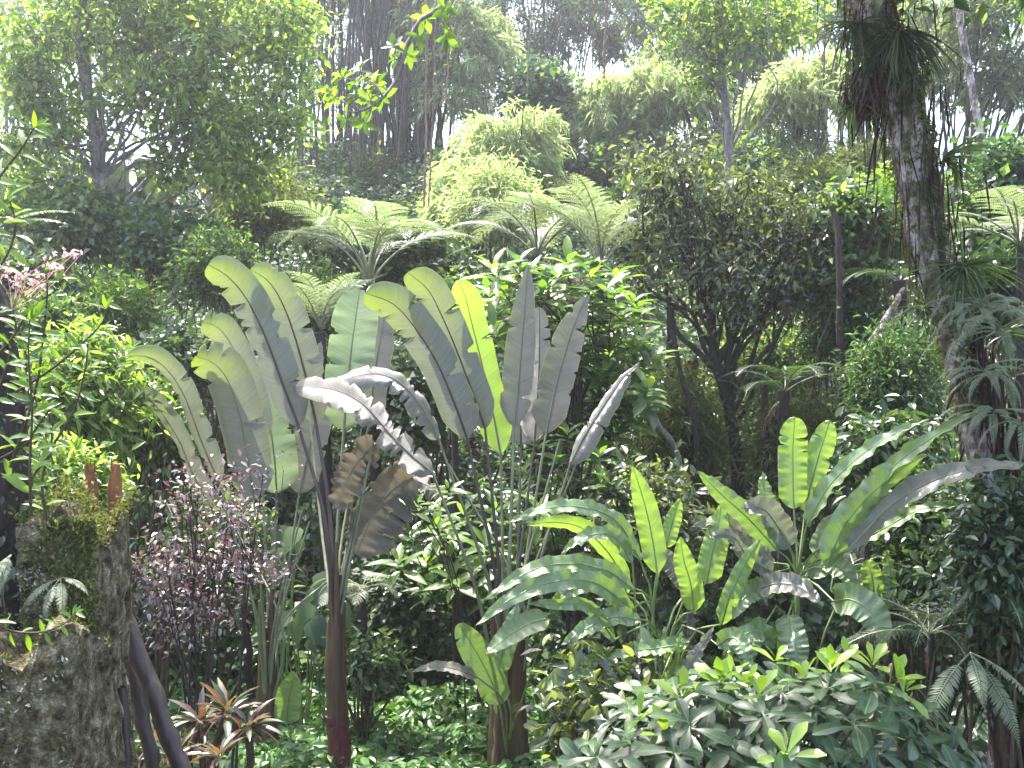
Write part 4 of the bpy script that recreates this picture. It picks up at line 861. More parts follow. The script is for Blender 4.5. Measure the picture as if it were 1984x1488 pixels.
# ------------------------------------------------------------------ trees
def skeleton_tree(name, label, cat, trunk, rad, blobs, n, size, mat, bark, tpl=None, seed=0, limbs=30, clus=10, cr=1.2, bias=.7, droop=.25, group=None, up=.8, out=.5, lum=.25, att=(.45, 1), lr=.35, extra=()):
    r = rng_(seed + 700); T = spline(trunk, 40); T[:, :] += np.cumsum(r.normal(size=T.shape) * .006, 0)
    base = T[0]; root = thing(name, base, label, cat, group)
    g = Geo(); tube(g, T, np.linspace(rad[0], rad[1], 40), 12, rough=.06, seed=seed)
    for e in extra: tube(g, spline(e[0], 20), np.linspace(e[1], e[2], 20), 8, rough=.08, seed=seed + 1)
    gl = Geo(); cc, u = foliage(gl, tpl or L_SIMPLE, blobs, n, size, r, clus, cr, up, out, droop, bias, lum)
    for k in range(limbs):
        b = blobs[k % len(blobs)]; i0 = int(39 * r.uniform(*att))
        tgt = b[0] + nrm(r.normal(size=3)) * np.array(b[1]) * .55
        lp = limb(T[i0], tgt, r, 10, .05); r0 = (rad[0] + (rad[1] - rad[0]) * i0 / 39) * lr
        tube(g, lp, np.linspace(r0, r0 * .25, 10), 6)
        dd = np.linalg.norm(cc - lp[-1], axis=1); nb = np.argsort(dd)[:7]
        for q in nb: tube(g, limb(lp[r.integers(5, 9)], cc[q], r, 5), np.linspace(r0 * .25, .004, 5), 4)
    g.build('trunk', M[bark], root, True); gl.build('crown', M[mat], root)
    return root
def PB(l, d, dep=1.0):
    return [(at(q[0], q[1], q[4] if len(q) > 4 else d), (q[2] * d / FPX, q[2] * d / FPX * dep, q[3] * d / FPX)) for q in l]
# pale tree at the left with a sunlit crown
d = 18.0; b = hit(200, 560); 
def on(px, py, d): 
    p = at(px, py, d); p[2] = gz(p[0], p[1]) - .2; return p
skeleton_tree('crooked_tree', 'tree with a crooked pale grey trunk and broad sunlit yellow-green crown', 'tree', [on(215, 560, d), at(213, 430, d), at(190, 330, d), at(185, 260, d), at(165, 170, d), at(158, 60, d), at(152, -80, d)], (.15, .07),
    PB([(70, 90, 130, 120), (250, 60, 140, 110), (420, 70, 140, 110), (540, 140, 90, 110), (330, 190, 130, 80), (110, 240, 110, 80), (420, 260, 110, 70), (560, 40, 90, 80), (20, 300, 80, 60), (300, -60, 260, 80), (560, 250, 60, 60), (90, 380, 110, 60), (330, 330, 60, 40), (470, 340, 80, 50), (240, 200, 60, 40), (60, 170, 70, 60)], d, .9), 21000, .14, 'crown', 'bark', tpl=L_CROWN, cr=.8, clus=8, seed=1, limbs=44, droop=.3, bias=.85, att=(.35, 1), lr=.28,
    extra=[([at(213, 440, d), at(150, 360, d - .3), at(105, 290, d - .5), at(60, 240, d - .6)], .05, .02), ([at(195, 350, d), at(240, 310, d), at(275, 280, d)], .04, .015), ([at(270, 210, d + .4), at(330, 150, d + .4), at(345, 100, d + .4), at(440, 50, d + .4)], .05, .02)])
# second sunlit tree, behind the dark tree and before the bamboo
d = 21.0
skeleton_tree('slender_tree', 'slender tree with pale yellow-green leaves standing before the bamboo left of the mossy trunk', 'tree', [on(1420, 520, d), at(1415, 300, d), at(1400, 150, d), at(1380, -60, d)], (.12, .05),
    PB([(1320, 50, 70, 70), (1420, 60, 90, 60), (1520, 40, 80, 60), (1400, -30, 150, 60), (1370, 140, 45, 40)], d), 3800, .15, 'crown', 'bark', tpl=L_CROWN, cr=.8, clus=8, seed=2, limbs=22, bias=.8)
# the dark tree in the middle right
d = 14.6
skeleton_tree('dark_tree', 'dark tree with small blackish glossy leaves and a forked slim trunk', 'tree', [on(1440, 960, d), at(1430, 900, d), at(1405, 760, d), at(1385, 690, d), at(1375, 600, d), at(1370, 480, d)], (.105, .05),
    PB([(a, b, c * 1.0, e * .62) for a, b, c, e in [(1300, 360, 75, 65), (1390, 410, 100, 70), (1290, 470, 80, 60), (1480, 450, 90, 60), (1540, 540, 75, 55), (1400, 530, 110, 55), (1450, 600, 100, 40), (1250, 330, 45, 40), (1330, 310, 60, 40), (1470, 360, 60, 40), (1230, 540, 50, 40), (1595, 470, 60, 45), (1570, 570, 75, 40), (1560, 430, 60, 40)]], d), 8600, .105, 'darkgrey', 'bark_dark', seed=3, clus=15, cr=1.7, limbs=34, bias=.95, att=(.5, 1), lr=.5, droop=.3,
    extra=[([on(1435, 960, d + .3), at(1418, 800, d + .3), at(1412, 690, d + .3), at(1440, 620, d + .2), at(1500, 520, d)], .07, .02), ([at(1398, 730, d), at(1350, 680, d), at(1310, 640, d), at(1290, 560, d)], .05, .02), ([at(1410, 720, d), at(1450, 660, d), at(1500, 620, d)], .04, .015)])
# whorled-leaf tree behind the right clump
def whorl_tree(label, pts, tips, d, size, nl, mat, seed, cat='tree', name='whorled_leaf_tree', stemr=.05, group=None, fill=None):
    r = rng_(seed + 40); T = spline(pts, 20); root = thing(name, T[0], label, cat, group)
    P = np.array([at(q[0], q[1], d + r.normal() * .35) for q in tips]); A = nrm(P - (T[len(T) // 2])) * .6 + [0, -.25, .7]
    g = Geo(); rosettes(g, tpl_leaf(.34, .06, .22), P, A, nl, size, r, .42); g.build('leaves', M[mat], root, True)
    g = Geo(); tube(g, T, np.linspace(stemr, stemr * .5, 20), 8, rough=.06)
    for p in P: i = int(r.integers(8, 20)); tube(g, limb(T[i], p, r, 8), np.linspace(stemr * .4, .006, 8), 5)
    g.build('trunk', M['bark_dark'], root, True)
r = rng_(5); d = 12.8
tips = [(960, 545), (1010, 535), (1100, 535), (1150, 545), (1080, 560), (950, 590), (1000, 585), (1060, 590), (1130, 600), (1170, 590), (960, 640), (1140, 650), (1200, 640), (1240, 680), (1180, 700), (1150, 740), (1220, 740), (1250, 790), (1180, 790), (940, 690), (1160, 840), (1210, 830), (1030, 560), (1120, 700), (1190, 560), (1100, 640), (1040, 640), (1255, 720), (1225, 610)]
whorl_tree('small tree of bright green whorled leaves behind the upright grey blades', [on(1120, 900, d), at(1115, 800, d), at(1090, 680, d), at(1080, 600, d)], tips + [(x + r.uniform(-40, 40), y + r.uniform(10, 60)) for x, y in tips], d, .36, 11, 'rosette', 1)
tips = [(800, 1060), (850, 1040), (890, 1090), (830, 1110), (880, 1140), (940, 1080), (990, 1040), (870, 1050), (920, 1130), (980, 1110), (840, 1160), (900, 1020), (960, 1010), (1020, 1080), (810, 1000), (1040, 1010), (935, 1175), (780, 1110), (1060, 1060)]
whorl_tree('whorled-leaf shrub with narrow glossy leaves behind the stalks of the fanned clump', [on(930, 1290, 11.6), at(925, 1200, 11.6), at(915, 1120, 11.6)], tips, 11.4, .30, 11, 'rosette', 2, 'shrub', 'whorled_leaf_shrub', .03)
tips = [(820, 960), (790, 985), (850, 990), (770, 955), (870, 960), (745, 1000), (800, 930)]
whorl_tree('small whorled-leaf sapling in front of the brown hanging blades', [on(905, 1320, 10.6), at(890, 1150, 10.5), at(830, 1000, 10.4)], tips, 10.4, .19, 9, 'bright', 3, 'sapling', 'whorled_leaf_sapling', .009)
tips = [(1040, 880), (1080, 910), (1130, 890), (1020, 930), (1070, 960), (1120, 940), (1160, 900), (1180, 950), (1100, 860), (1010, 970), (1140, 980), (1200, 920)]
whorl_tree('bright whorled-leaf shrub low between the fanned clump and glowing upright leaf', [on(1100, 1150, 11.8), at(1100, 1050, 11.8), at(1090, 950, 11.8)], tips, 11.6, .27, 10, 'rosette', 4, 'shrub', 'whorled_leaf_shrub', .025)
# banana plants in the hollow at the left, up the slope
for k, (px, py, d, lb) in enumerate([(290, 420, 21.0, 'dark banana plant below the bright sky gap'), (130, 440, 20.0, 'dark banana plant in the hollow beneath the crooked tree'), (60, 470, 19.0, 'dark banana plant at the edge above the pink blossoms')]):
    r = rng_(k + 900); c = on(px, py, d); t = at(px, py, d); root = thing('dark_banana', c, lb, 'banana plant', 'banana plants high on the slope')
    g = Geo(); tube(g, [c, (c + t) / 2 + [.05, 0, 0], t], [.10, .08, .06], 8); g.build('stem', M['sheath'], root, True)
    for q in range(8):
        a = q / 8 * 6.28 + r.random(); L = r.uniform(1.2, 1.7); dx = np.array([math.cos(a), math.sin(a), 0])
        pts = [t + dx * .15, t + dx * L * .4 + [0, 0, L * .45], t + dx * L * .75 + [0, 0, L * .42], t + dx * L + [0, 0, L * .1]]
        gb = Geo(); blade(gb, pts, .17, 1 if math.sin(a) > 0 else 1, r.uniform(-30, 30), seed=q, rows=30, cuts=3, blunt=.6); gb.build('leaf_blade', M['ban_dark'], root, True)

# ------------------------------------------------------------------ leaning mossy tree at the right, with its epiphytes
def mossy_tree():
    r = rng_(66); d = 8.6
    pts = [on(1935, 1100, d), at(1935, 1060, d), at(1900, 900, d), at(1870, 760, d), at(1835, 620, d), at(1790, 480, d), at(1768, 330, d), at(1735, 180, d), at(1700, 60, d), at(1670, -60, d), at(1640, -250, d)]
    root = thing('mossy_tree', pts[0], 'large leaning tree with pale lichen-blotched bark, draped in moss and hanging roots', 'tree')
    T = spline(pts, 90); rad = np.interp(np.linspace(0, 1, 90), [0, .12, .3, .5, .62, .75, 1], [.10, .085, .078, .095, .115, .14, .18])
    g = Geo(); tube(g, T, rad, 18, rough=.035, seed=9)
    p2 = [on(2000, 1100, d + .1), at(1985, 1000, d + .15), at(1935, 880, d + .12), at(1905, 760, d + .12), at(1870, 640, d + .12), at(1825, 480, d + .1), at(1808, 340, d + .08), at(1775, 200, d + .1), at(1740, 60, d)]
    tube(g, spline(p2, 60), np.interp(np.linspace(0, 1, 60), [0, .5, 1], [.05, .06, .05]), 12, rough=.06, seed=10)
    for e, ra in [([at(1690, -30, d), at(1800, -160, d + .4), at(1950, -250, d + .8)], .07), ([at(1680, -20, d), at(1600, -90, d + .2), at(1480, -220, d + .5)], .07), ([at(1650, -200, d), at(1700, -350, d - .5), at(1800, -500, d - 1.0)], .10), ([at(1650, -200, d), at(1560, -420, d + .5), at(1500, -600, d + 1.0)], .10), ([at(1640, -250, d), at(1350, -400, d + .5), at(1050, -440, d + .8), at(780, -430, d + .7)], .09)]:  # last limb added, unseen, to carry the foliage that shades the shrub
        tube(g, spline(e, 16), np.linspace(ra, ra * .5, 16), 9, rough=.06)
    g.build('trunk', M['bark_pale'], root, True)
    # moss and little ferns clinging to the bark
    g = Geo(); k = np.minimum(r.integers(40, 88, 7600), 87); u = nrm(r.normal(size=(7600, 3)) * [1, 1, .2] + [.6, 0, 0]); k = k[:]; lumpy = 1 + .5 * np.clip(np.sin(k * .9) + np.sin(k * .37 + 1), 0, 2); P = T[k] + u * (rad[k] * lumpy * r.uniform(.95, 1.15, 7600))[:, None]
    scatter(g, L_NARROW, P, u * .5 + r.normal(size=P.shape) * .4 + [0, 0, -.7], u + [0, 0, .3], .05 * r.uniform(.4, 1.6, len(P))); g.build('moss', M['moss'], root)
    # dead brown roots and fronds hanging from the upper trunk and along the right side
    g = Geo(); hang = []
    for _ in range(420):
        i = r.integers(56, 88); a = T[i] + np.array([r.normal() * .16 + (-.06 if r.random() < .5 else .12), r.normal() * .1 - .04, 0]); hang.append((a, r.uniform(.15, .55)))
    for _ in range(700):
        i = r.integers(4, 48); a = T[i] + np.array([.12 + abs(r.normal()) * .14, r.normal() * .1, .1]); hang.append((a, r.uniform(.2, .9)))
    for _ in range(150):
        a = at(r.normal(1672, 16), r.normal(150, 20), d); hang.append((a, r.uniform(.15, .4)))
    P = np.array([h[0] for h in hang]); S = np.array([h[1] for h in hang]); n = len(P)
    scatter(g, tpl_leaf(.035, .01, .02), P, np.array([0, 0, -1.0]) + r.normal(size=(n, 3)) * .13, np.array([0, -1.0, 0]) + r.normal(size=(n, 3)) * .6, S)
    g.build('hanging_roots', M['rootdark'], root)
    # upper crown, above the picture; flat left blobs added unseen to shade leathery shrub
    bl = [(at(800, -430, 9.2), (.8, .6, .4)), (at(1000, -440, 9.4), (.9, .65, .45)), (at(1230, -440, 9.5), (1.0, .7, .45)), (at(1420, -440, 9.3), (.8, .7, .4)), (at(1850, -420, d - .5), (2.2, 1.9, .9)), (at(1500, -520, d + 1), (1.8, 1.6, .8)), (at(2050, -250, d + 1), (1.6, 1.8, .9)), (at(1750, -650, d - 1.5), (2.0, 2.2, .9)), (at(2150, -300, d - 1.5), (1.6, 2.0, .9))]
    g = Geo(); foliage(g, L_SIMPLE, bl, 17000, .15, r, 10, 1.3, bias=.9); g.build('crown', M['mid'], root)
    return T
TT = mossy_tree()
def air_plant(px, py, d, label, L, n, mat='herb', seed=0, el=(-.2, 1.3), az=(0, 6.28), wd=.07, cat='air plant', group='strap-leaved air plants on the mossy tree'):
    r = rng_(seed + 600); c = at(px, py, d); root = thing('air_plant', c, label, cat, group)
    th = r.uniform(*az, n); e = r.uniform(*el, n); D = np.stack([np.cos(th) * np.cos(e), -np.abs(np.sin(th)) * np.cos(e) * .6, np.sin(e)], 1)
    N = np.stack([-np.cos(th) * np.sin(e), -np.sin(th) * np.sin(e) - .3, np.cos(e) + .2], 1)
    g = Geo(); scatter(g, tpl_leaf(wd, .02, .55, (0, .25, .5, .75, .9, 1), (.6, 1, .9, .7, .4, .05)), c + D * .02, D, N, L * r.uniform(.6, 1.2, n)); g.build('leaves', M[mat], root, True)
    g = Geo(); n = 40; u = r.normal(size=(n, 3)); scatter(g, L_NARROW, c + u * .02, u + [0, 0, -.8], u[:, ::-1], .05); g.build('root_ball', M['deadroot'], root)
air_plant(1865, 520, 8.45, 'large grassy air plant with long arching straps midway on the mossy tree', .42, 90, 'mid', 1, (-1.2, .9), wd=.03)
air_plant(1825, 310, 8.5, 'yellowing air plant on the mossy tree above the edge tree fern', .36, 34, 'bright', 2, (-.7, .8), (-1.2, 1.2))
air_plant(1660, 45, 8.5, 'shaggy dark air plant at the top left of the mossy trunk', .42, 90, 'olive', 3, (-1.5, .2), wd=.035)
air_plant(1745, 60, 8.4, 'shaggy drooping air plant across the top of the mossy trunk', .5, 140, 'dark', 4, (-1.5, .0), wd=.035)
air_plant(1690, 120, 8.5, 'dull olive air plant hanging beside the red dead fronds', .4, 90, 'deadroot', 5, (-1.5, -.2), wd=.035)
air_plant(1655, 205, 8.6, 'yellow-green fern-like air plant hanging in front of the bamboo', .30, 34, 'bright', 6, (-1.0, .3))
air_plant(1790, 600, 8.45, 'small air plant at the waist of the mossy trunk', .25, 26, 'mid', 7, (-.8, .8))
air_plant(1945, 650, 8.6, 'grassy air plant on the outer root strand of the mossy tree', .35, 34, 'mid', 8, (-.8, .9))
for k, (px, py, L, lb) in enumerate([(1895, 600, .62, 'sword fern hanging highest on the mossy tree roots'), (1935, 640, .72, 'sword fern with the longest pale fronds on the mossy tree roots'), (1975, 600, .6, 'sword fern hanging highest at the edge beside the mossy tree'),
        (1905, 720, .58, 'sword fern halfway down the mossy tree, nearest its pale bark'), (1960, 730, .66, 'sword fern halfway down the root curtain by the edge'), (1925, 800, .55, 'sword fern hanging low above the long grey blade'), (1980, 820, .55, 'lowest sword fern on the dark root curtain'), (1850, 590, .34, 'little sword fern growing out over the pale bark')]):
    fern_tuft(at(px, py, 8.3 + .05 * (k % 3)), lb, L, 11, 'curtain', 'fern', (15, -90), 70 + k, 'sword ferns around the mossy tree', (150, 390), .07, n=34)

# ------------------------------------------------------------------ bare poles and thin trunks on the slope
def pole(pts, r0, r1, mat, label, name='thin_trunk', cat='tree trunk', group=None, seed=0, leaves=0):
    P = spline([np.asarray(q, float) for q in pts], 30); r = rng_(seed + 800); P[1:-1] += np.cumsum(r.normal(size=(28, 3)) * .004, 0)
    root = thing(name, P[0], label, cat, group); g = Geo(); tube(g, P, np.linspace(r0, r1, 30), 9, rough=.06, seed=seed); g.build('trunk', M[mat], root, True)
    g = Geo(); k = r.integers(2, 29, max(leaves, 3)); scatter(g, L_OVAL, P[k], r.normal(size=(len(k), 3)) + [0, 0, -.3], r.normal(size=(len(k), 3)) * .5 + [0, -.3, 1], .10); g.build('leaves', M['mid'], root)
GP = 'thin trunks on the slope'
pole([on(1632, 920, 13.4), at(1632, 800, 13.4), at(1622, 640, 13.4), at(1620, 470, 13.5), at(1612, 400, 13.6)], .055, .035, 'bark_dark', 'upright thin dark trunk behind the two tall heliconia leaves', group=GP, seed=1, leaves=30)
pole([at(1636, 735, 13.0), at(1700, 640, 13.2), at(1752, 560, 13.4)], .05, .035, 'bark_pale', 'bleached pole leaning diagonally toward the mossy tree', 'bare_pole', 'pole', GP, 2)
pole([at(1640, 800, 13.1), at(1668, 740, 13.2), at(1695, 690, 13.3)], .035, .03, 'bark', 'short grey pole below the bleached leaning one', 'bare_pole', 'pole', GP, 3)
pole([on(1655, 850, 13.2), at(1680, 760, 13.2), at(1715, 660, 13.3), at(1735, 590, 13.4)], .025, .02, 'bark', 'thinnest grey pole slanting beside the bleached one', 'bare_pole', 'pole', GP, 4)
pole([on(1345, 1000, 13.0), at(1320, 920, 13.0), at(1275, 820, 13.0), at(1240, 740, 13.0)], .045, .035, 'bark', 'grey trunk slanting left between whorled-leaf tree and dark tree', group=GP, seed=5)
pole([on(1365, 940, 14.2), at(1350, 860, 14.2), at(1320, 740, 14.2), at(1300, 640, 14.2)], .045, .03, 'bark_dark', 'mossy thin trunk just left of the dark tree trunk', group=GP, seed=6, leaves=20)
pole([on(1480, 960, 14.0), at(1484, 850, 14.0), at(1480, 740, 14.0)], .05, .04, 'bark_dark', 'dark short trunk right of the dark tree trunk', group=GP, seed=7, leaves=14)
pole([on(890, 1250, 12.0), at(888, 1000, 12.0), at(885, 820, 12.0), at(878, 640, 12.1)], .05, .03, 'bark_dark', 'dark slim trunk in shade behind the fanned clump', group=GP, seed=8)
pole([on(1325, 900, 15.0), at(1330, 800, 15.0), at(1340, 700, 15.0)], .10, .09, 'redtrunk', 'thick reddish tree fern trunk behind the slanting grey trunk', group=GP, seed=9)
pole([on(1915, 420, 24.0), at(1905, 300, 24.0), at(1885, 180, 24.0), at(1862, 50, 24.0), at(1850, -60, 24.0)], .11, .07, 'bark_pale', 'distant pale slim trunk between mossy tree and edge bamboo', group=GP, seed=10, leaves=30)

# ------------------------------------------------------------------ hanging lianas
def liana(pts, d, rr, label, seed=0, leaves=0, mat='liana'):
    r = rng_(seed + 1000); P = spline([at(q[0], q[1], d) for q in pts], 40); P[1:-1, :2] += r.normal(size=(38, 2)) * .008
    root = thing('liana', P[0], label, 'liana', 'lianas hanging in front of the bamboo'); g = Geo(); tube(g, P, rr * (1 + .18 * r.normal(size=40)), 6, rough=.1, seed=seed); g.build('stem', M[mat], root, True)
    n = max(leaves, 4); g = Geo(); k = r.integers(0, 40, n); scatter(g, L_OVAL, P[k], r.normal(size=(n, 3)) + [0, 0, -.5], r.normal(size=(n, 3)) * .4 + [0, -.5, .8], .09); g.build('leaves', M['bright'], root)
liana([(829, -40), (826, 120), (825, 250), (822, 400)], 17, .019, 'red and white banded liana, thicker of the pair in front of the bamboo', 1)
liana([(846, -40), (843, 100), (838, 230), (831, 400)], 17.2, .013, 'thin banded liana hanging alongside the thicker one', 2)
liana([(878, -40), (872, 60), (868, 130), (864, 200)], 16.5, .016, 'short liana with reddish dried leaves right of the banded pair', 3, 26)
liana([(1030, -40), (1028, 60), (1024, 120), (1022, 180)], 17, .014, 'thin grey liana with one pale leaf tuft at its middle', 4, 12, 'bark')
liana([(1178, -40), (1172, 80), (1170, 150)], 17, .020, 'red liana hanging above the right bamboo plume', 5)
liana([(1148, -40), (1148, 100), (1146, 180)], 17, .010, 'thread-thin liana beside the red one', 6)
liana([(1490, -40), (1488, 40), (1492, 100)], 17, .014, 'grey liana hanging in the slender tree', 7, 6, 'bark')
liana([(738, 250), (732, 290), (738, 330)], 16, .012, 'short liana tail below the overhanging branch', 8)

# ------------------------------------------------------------------ the branch hanging in from above
def branch():
    r = rng_(55); d = 9.5
    P = spline([at(900, -120, d + .4), at(862, 0, d), at(815, 40, d), at(790, 85, d), at(770, 150, d - .1), at(735, 195, d - .2), at(700, 215, d - .3)], 50)
    root = thing('overhanging_branch', P[0], 'thin lichened branch with fresh green leaves hanging in from above', 'branch'); g = Geo(); tube(g, P, np.linspace(.03, .010, 50), 8, rough=.15, seed=3)
    tips = [(660, 170), (690, 160), (720, 150), (650, 200), (680, 205), (720, 185), (740, 190), (700, 235), (670, 230), (760, 95), (790, 110), (800, 70), (825, 30), (770, 120), (690, 140), (640, 185), (730, 170), (850, 20), (870, 70)]
    L = Geo()
    for q in tips:
        t = at(q[0] + r.normal() * 6, q[1] + r.normal() * 6, d + r.normal() * .15); i = np.argmin(np.linalg.norm(P - t, axis=1)); tube(g, limb(P[i], t, r, 6), np.linspace(.008, .003, 6), 4)
        rosettes(L, L_OVAL, [t], [nrm(t - P[i]) + [0, -.2, .5]], 7, .13, r, .3)
    g.build('stem', M['bark'], root, True); L.build('leaves', M['bright'], root, True)
branch()

# ------------------------------------------------------------------ bamboo on the ridge
def plume(g, bl, n, size, r, per=16):
    """weeping bamboo sprays: each starts on the upper shell of a lumpy mound and hangs outward and down"""
    ns = n // per; c, u = clusters(bl, ns * 2, r, .5, .36); k = u[:, 2] > -.35; c, u = c[k][:ns], u[k][:ns]; ns = len(c)
    h = nrm(u * [1, 1, .15] + r.normal(size=(ns, 3)) * [.5, .5, .1]); ln = size * r.uniform(1.1, 2.5, ns)[:, None]
    for q in range(per):
        t = (q + r.random((ns, 1))) / per
        P = c + h * ln * t * .8 + np.array([0, 0, 1.0]) * ln * (.35 * t - .8 * t * t) + r.normal(size=(ns, 3)) * size * .16
        D = h * .8 + np.array([0, 0, 1.0]) * (.35 - 1.5 * t) + r.normal(size=(ns, 3)) * .42
        scatter(g, L_BAM, P, D, np.array([0, -.2, 1.0]) + u * .4 + r.normal(size=(ns, 3)) * .4, size * r.uniform(.6, 1.25, ns))
def bamboo(label, px, py, d, plumes, ncul, spread, lean, mat='bamboo', n=9000, seed=0, h=(8, 12), size=.30):
    r = rng_(seed + 1200); c = on(px, py, d); root = thing('bamboo_clump', c, label, 'bamboo', 'bamboo clumps on the ridge')
    bl = PB([(q[0], q[1], q[2], q[3]) + ((q[4],) if len(q) > 4 else ()) for q in plumes], d, .9)
    for k in range(ncul):
        a = r.random() * 6.28; b = c + np.array([math.cos(a), math.sin(a), 0]) * spread * math.sqrt(r.random()); hh = r.uniform(*h)
        lx = (lean[0] + (lean[1] - lean[0]) * (k + r.random()) / ncul); ly = r.normal() * .10
        m = b + np.array([lx * hh * .5, ly * hh * .5, hh * .62]); t = b + np.array([lx * hh * 1.25, ly * hh * 1.2, hh * .96])
        g = Geo(); pp = spline([b, m, t], 16); tube(g, pp, np.linspace(.044, .014, 16) * r.uniform(.8, 1.2), 6); g.build('culm', M['culm'], root, True)
    g = Geo(); plume(g, bl, n, size, r); g.build('foliage', M[mat], root)
    return root
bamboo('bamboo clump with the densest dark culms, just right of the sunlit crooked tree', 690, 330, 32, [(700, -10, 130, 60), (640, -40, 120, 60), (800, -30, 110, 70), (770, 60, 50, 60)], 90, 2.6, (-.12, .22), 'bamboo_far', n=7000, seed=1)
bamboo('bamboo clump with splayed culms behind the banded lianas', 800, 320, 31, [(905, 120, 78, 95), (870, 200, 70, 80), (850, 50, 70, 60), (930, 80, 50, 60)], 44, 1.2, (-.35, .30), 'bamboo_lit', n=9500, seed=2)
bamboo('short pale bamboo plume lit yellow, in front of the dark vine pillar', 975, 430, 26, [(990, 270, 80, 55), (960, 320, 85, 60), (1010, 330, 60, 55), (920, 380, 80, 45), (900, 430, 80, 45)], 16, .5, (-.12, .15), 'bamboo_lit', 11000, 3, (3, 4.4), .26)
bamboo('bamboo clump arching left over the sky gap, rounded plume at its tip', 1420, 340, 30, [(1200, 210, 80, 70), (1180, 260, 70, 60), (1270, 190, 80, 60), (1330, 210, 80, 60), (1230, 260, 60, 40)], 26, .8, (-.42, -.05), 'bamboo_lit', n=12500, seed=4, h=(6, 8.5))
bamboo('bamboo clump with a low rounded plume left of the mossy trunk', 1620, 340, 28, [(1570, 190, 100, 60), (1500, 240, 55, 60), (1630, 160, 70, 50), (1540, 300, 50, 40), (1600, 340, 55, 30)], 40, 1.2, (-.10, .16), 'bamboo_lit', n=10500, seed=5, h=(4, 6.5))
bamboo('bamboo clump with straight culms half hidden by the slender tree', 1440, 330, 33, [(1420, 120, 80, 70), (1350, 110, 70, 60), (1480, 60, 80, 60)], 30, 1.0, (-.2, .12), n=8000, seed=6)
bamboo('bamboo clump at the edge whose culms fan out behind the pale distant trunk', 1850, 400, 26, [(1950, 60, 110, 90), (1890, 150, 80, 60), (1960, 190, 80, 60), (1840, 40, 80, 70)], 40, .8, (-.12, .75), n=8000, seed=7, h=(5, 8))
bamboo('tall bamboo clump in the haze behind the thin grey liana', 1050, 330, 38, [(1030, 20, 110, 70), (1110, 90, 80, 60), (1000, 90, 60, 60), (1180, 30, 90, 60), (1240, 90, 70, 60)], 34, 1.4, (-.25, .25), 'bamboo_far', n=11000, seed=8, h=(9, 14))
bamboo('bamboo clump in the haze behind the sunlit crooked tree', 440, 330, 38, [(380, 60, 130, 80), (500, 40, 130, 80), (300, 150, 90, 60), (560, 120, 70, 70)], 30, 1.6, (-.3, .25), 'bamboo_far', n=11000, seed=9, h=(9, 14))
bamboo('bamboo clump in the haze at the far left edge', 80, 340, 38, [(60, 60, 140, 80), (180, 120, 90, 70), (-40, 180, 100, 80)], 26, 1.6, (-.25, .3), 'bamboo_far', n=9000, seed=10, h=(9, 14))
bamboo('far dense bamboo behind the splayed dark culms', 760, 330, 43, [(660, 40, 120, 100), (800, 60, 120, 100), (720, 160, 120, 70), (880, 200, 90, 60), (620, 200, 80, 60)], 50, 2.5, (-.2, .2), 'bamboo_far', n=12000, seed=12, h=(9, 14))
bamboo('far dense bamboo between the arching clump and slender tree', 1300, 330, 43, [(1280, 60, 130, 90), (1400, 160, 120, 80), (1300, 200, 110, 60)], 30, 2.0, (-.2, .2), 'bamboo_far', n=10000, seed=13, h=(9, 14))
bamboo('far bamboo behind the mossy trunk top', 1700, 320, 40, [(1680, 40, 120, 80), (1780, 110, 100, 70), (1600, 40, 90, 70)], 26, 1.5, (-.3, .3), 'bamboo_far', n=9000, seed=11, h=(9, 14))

# ------------------------------------------------------------------ shrubs and creeper mounds over the slope
GS = 'shrubs and vine mounds on the slope'
S = lambda p, r_, l, m='mid', n=3000, s=.11, tpl=None, seed=0, **k: shrub(p, r_, l, m, n, s, tpl, seed, group=GS, **k)
S((275, 665), (75, 60), 'rounded creeper mound left of the tallest clump\'s bent tips', 'ivy', 4500, .085, L_IVY, 1, name='creeper_mound', cat='creeper')
S((450, 410), (95, 60), 'feathery olive shrub beneath the sunlit crooked tree crown', 'olive', 7000, .14, L_BAM, 2)
S((610, 340), (110, 55), 'teal creeper mound draped below the densest bamboo culms', 'ivy', 8000, .13, L_IVY, 3, name='creeper_mound', cat='creeper')
S((740, 360), (80, 50), 'olive thicket at the foot of the banded lianas', 'olive', 6000, .16, L_BAM, 4)
S((870, 450), (90, 60), 'pale olive bamboo thicket between the two big tree ferns', 'olive', 8000, .17, L_BAM, 5)
S((540, 470), (70, 55), 'dark thicket left of the widest tree fern', 'mid', 4500, .12, L_IVY, 6)
S((280, 545), (95, 65), 'shrub with mixed small leaves under the crooked trunk', 'mid', 5500, .10, L_SIMPLE, 7)
S((165, 560), (75, 60), 'twiggy shrub just right of the pink blossoms', 'mid', 4200, .09, L_SIMPLE, 8)
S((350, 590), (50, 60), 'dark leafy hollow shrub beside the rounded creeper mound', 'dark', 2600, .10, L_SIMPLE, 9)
S((150, 770), (120, 110), 'big sunlit shrub of lime-green lance leaves behind the orchid canes', 'lime', 6500, .115, L_LANCE, 10, d=10.0, bias=.75, clus=8, cr=1.0)
S((300, 850), (60, 90), 'leafy shrub with drooping lance leaves left of the outermost bent blade', 'mid', 3000, .125, L_LANCE, 11, d=10.9, clus=7, cr=.8)
S((240, 770), (70, 60), 'fine-leaved green shrub between lime shrub and rounded mound', 'mid', 3000, .08, L_IVY, 12, d=13.5)
S((120, 930), (90, 60), 'glossy shrub immediately behind the wooden stubs', 'lime', 2600, .095, L_LANCE, 13, d=8.5, clus=7, cr=.8)
S((610, 590), (120, 70), 'green thicket behind the tallest blades', 'mid', 6000, .10, L_SIMPLE, 14, d=17)
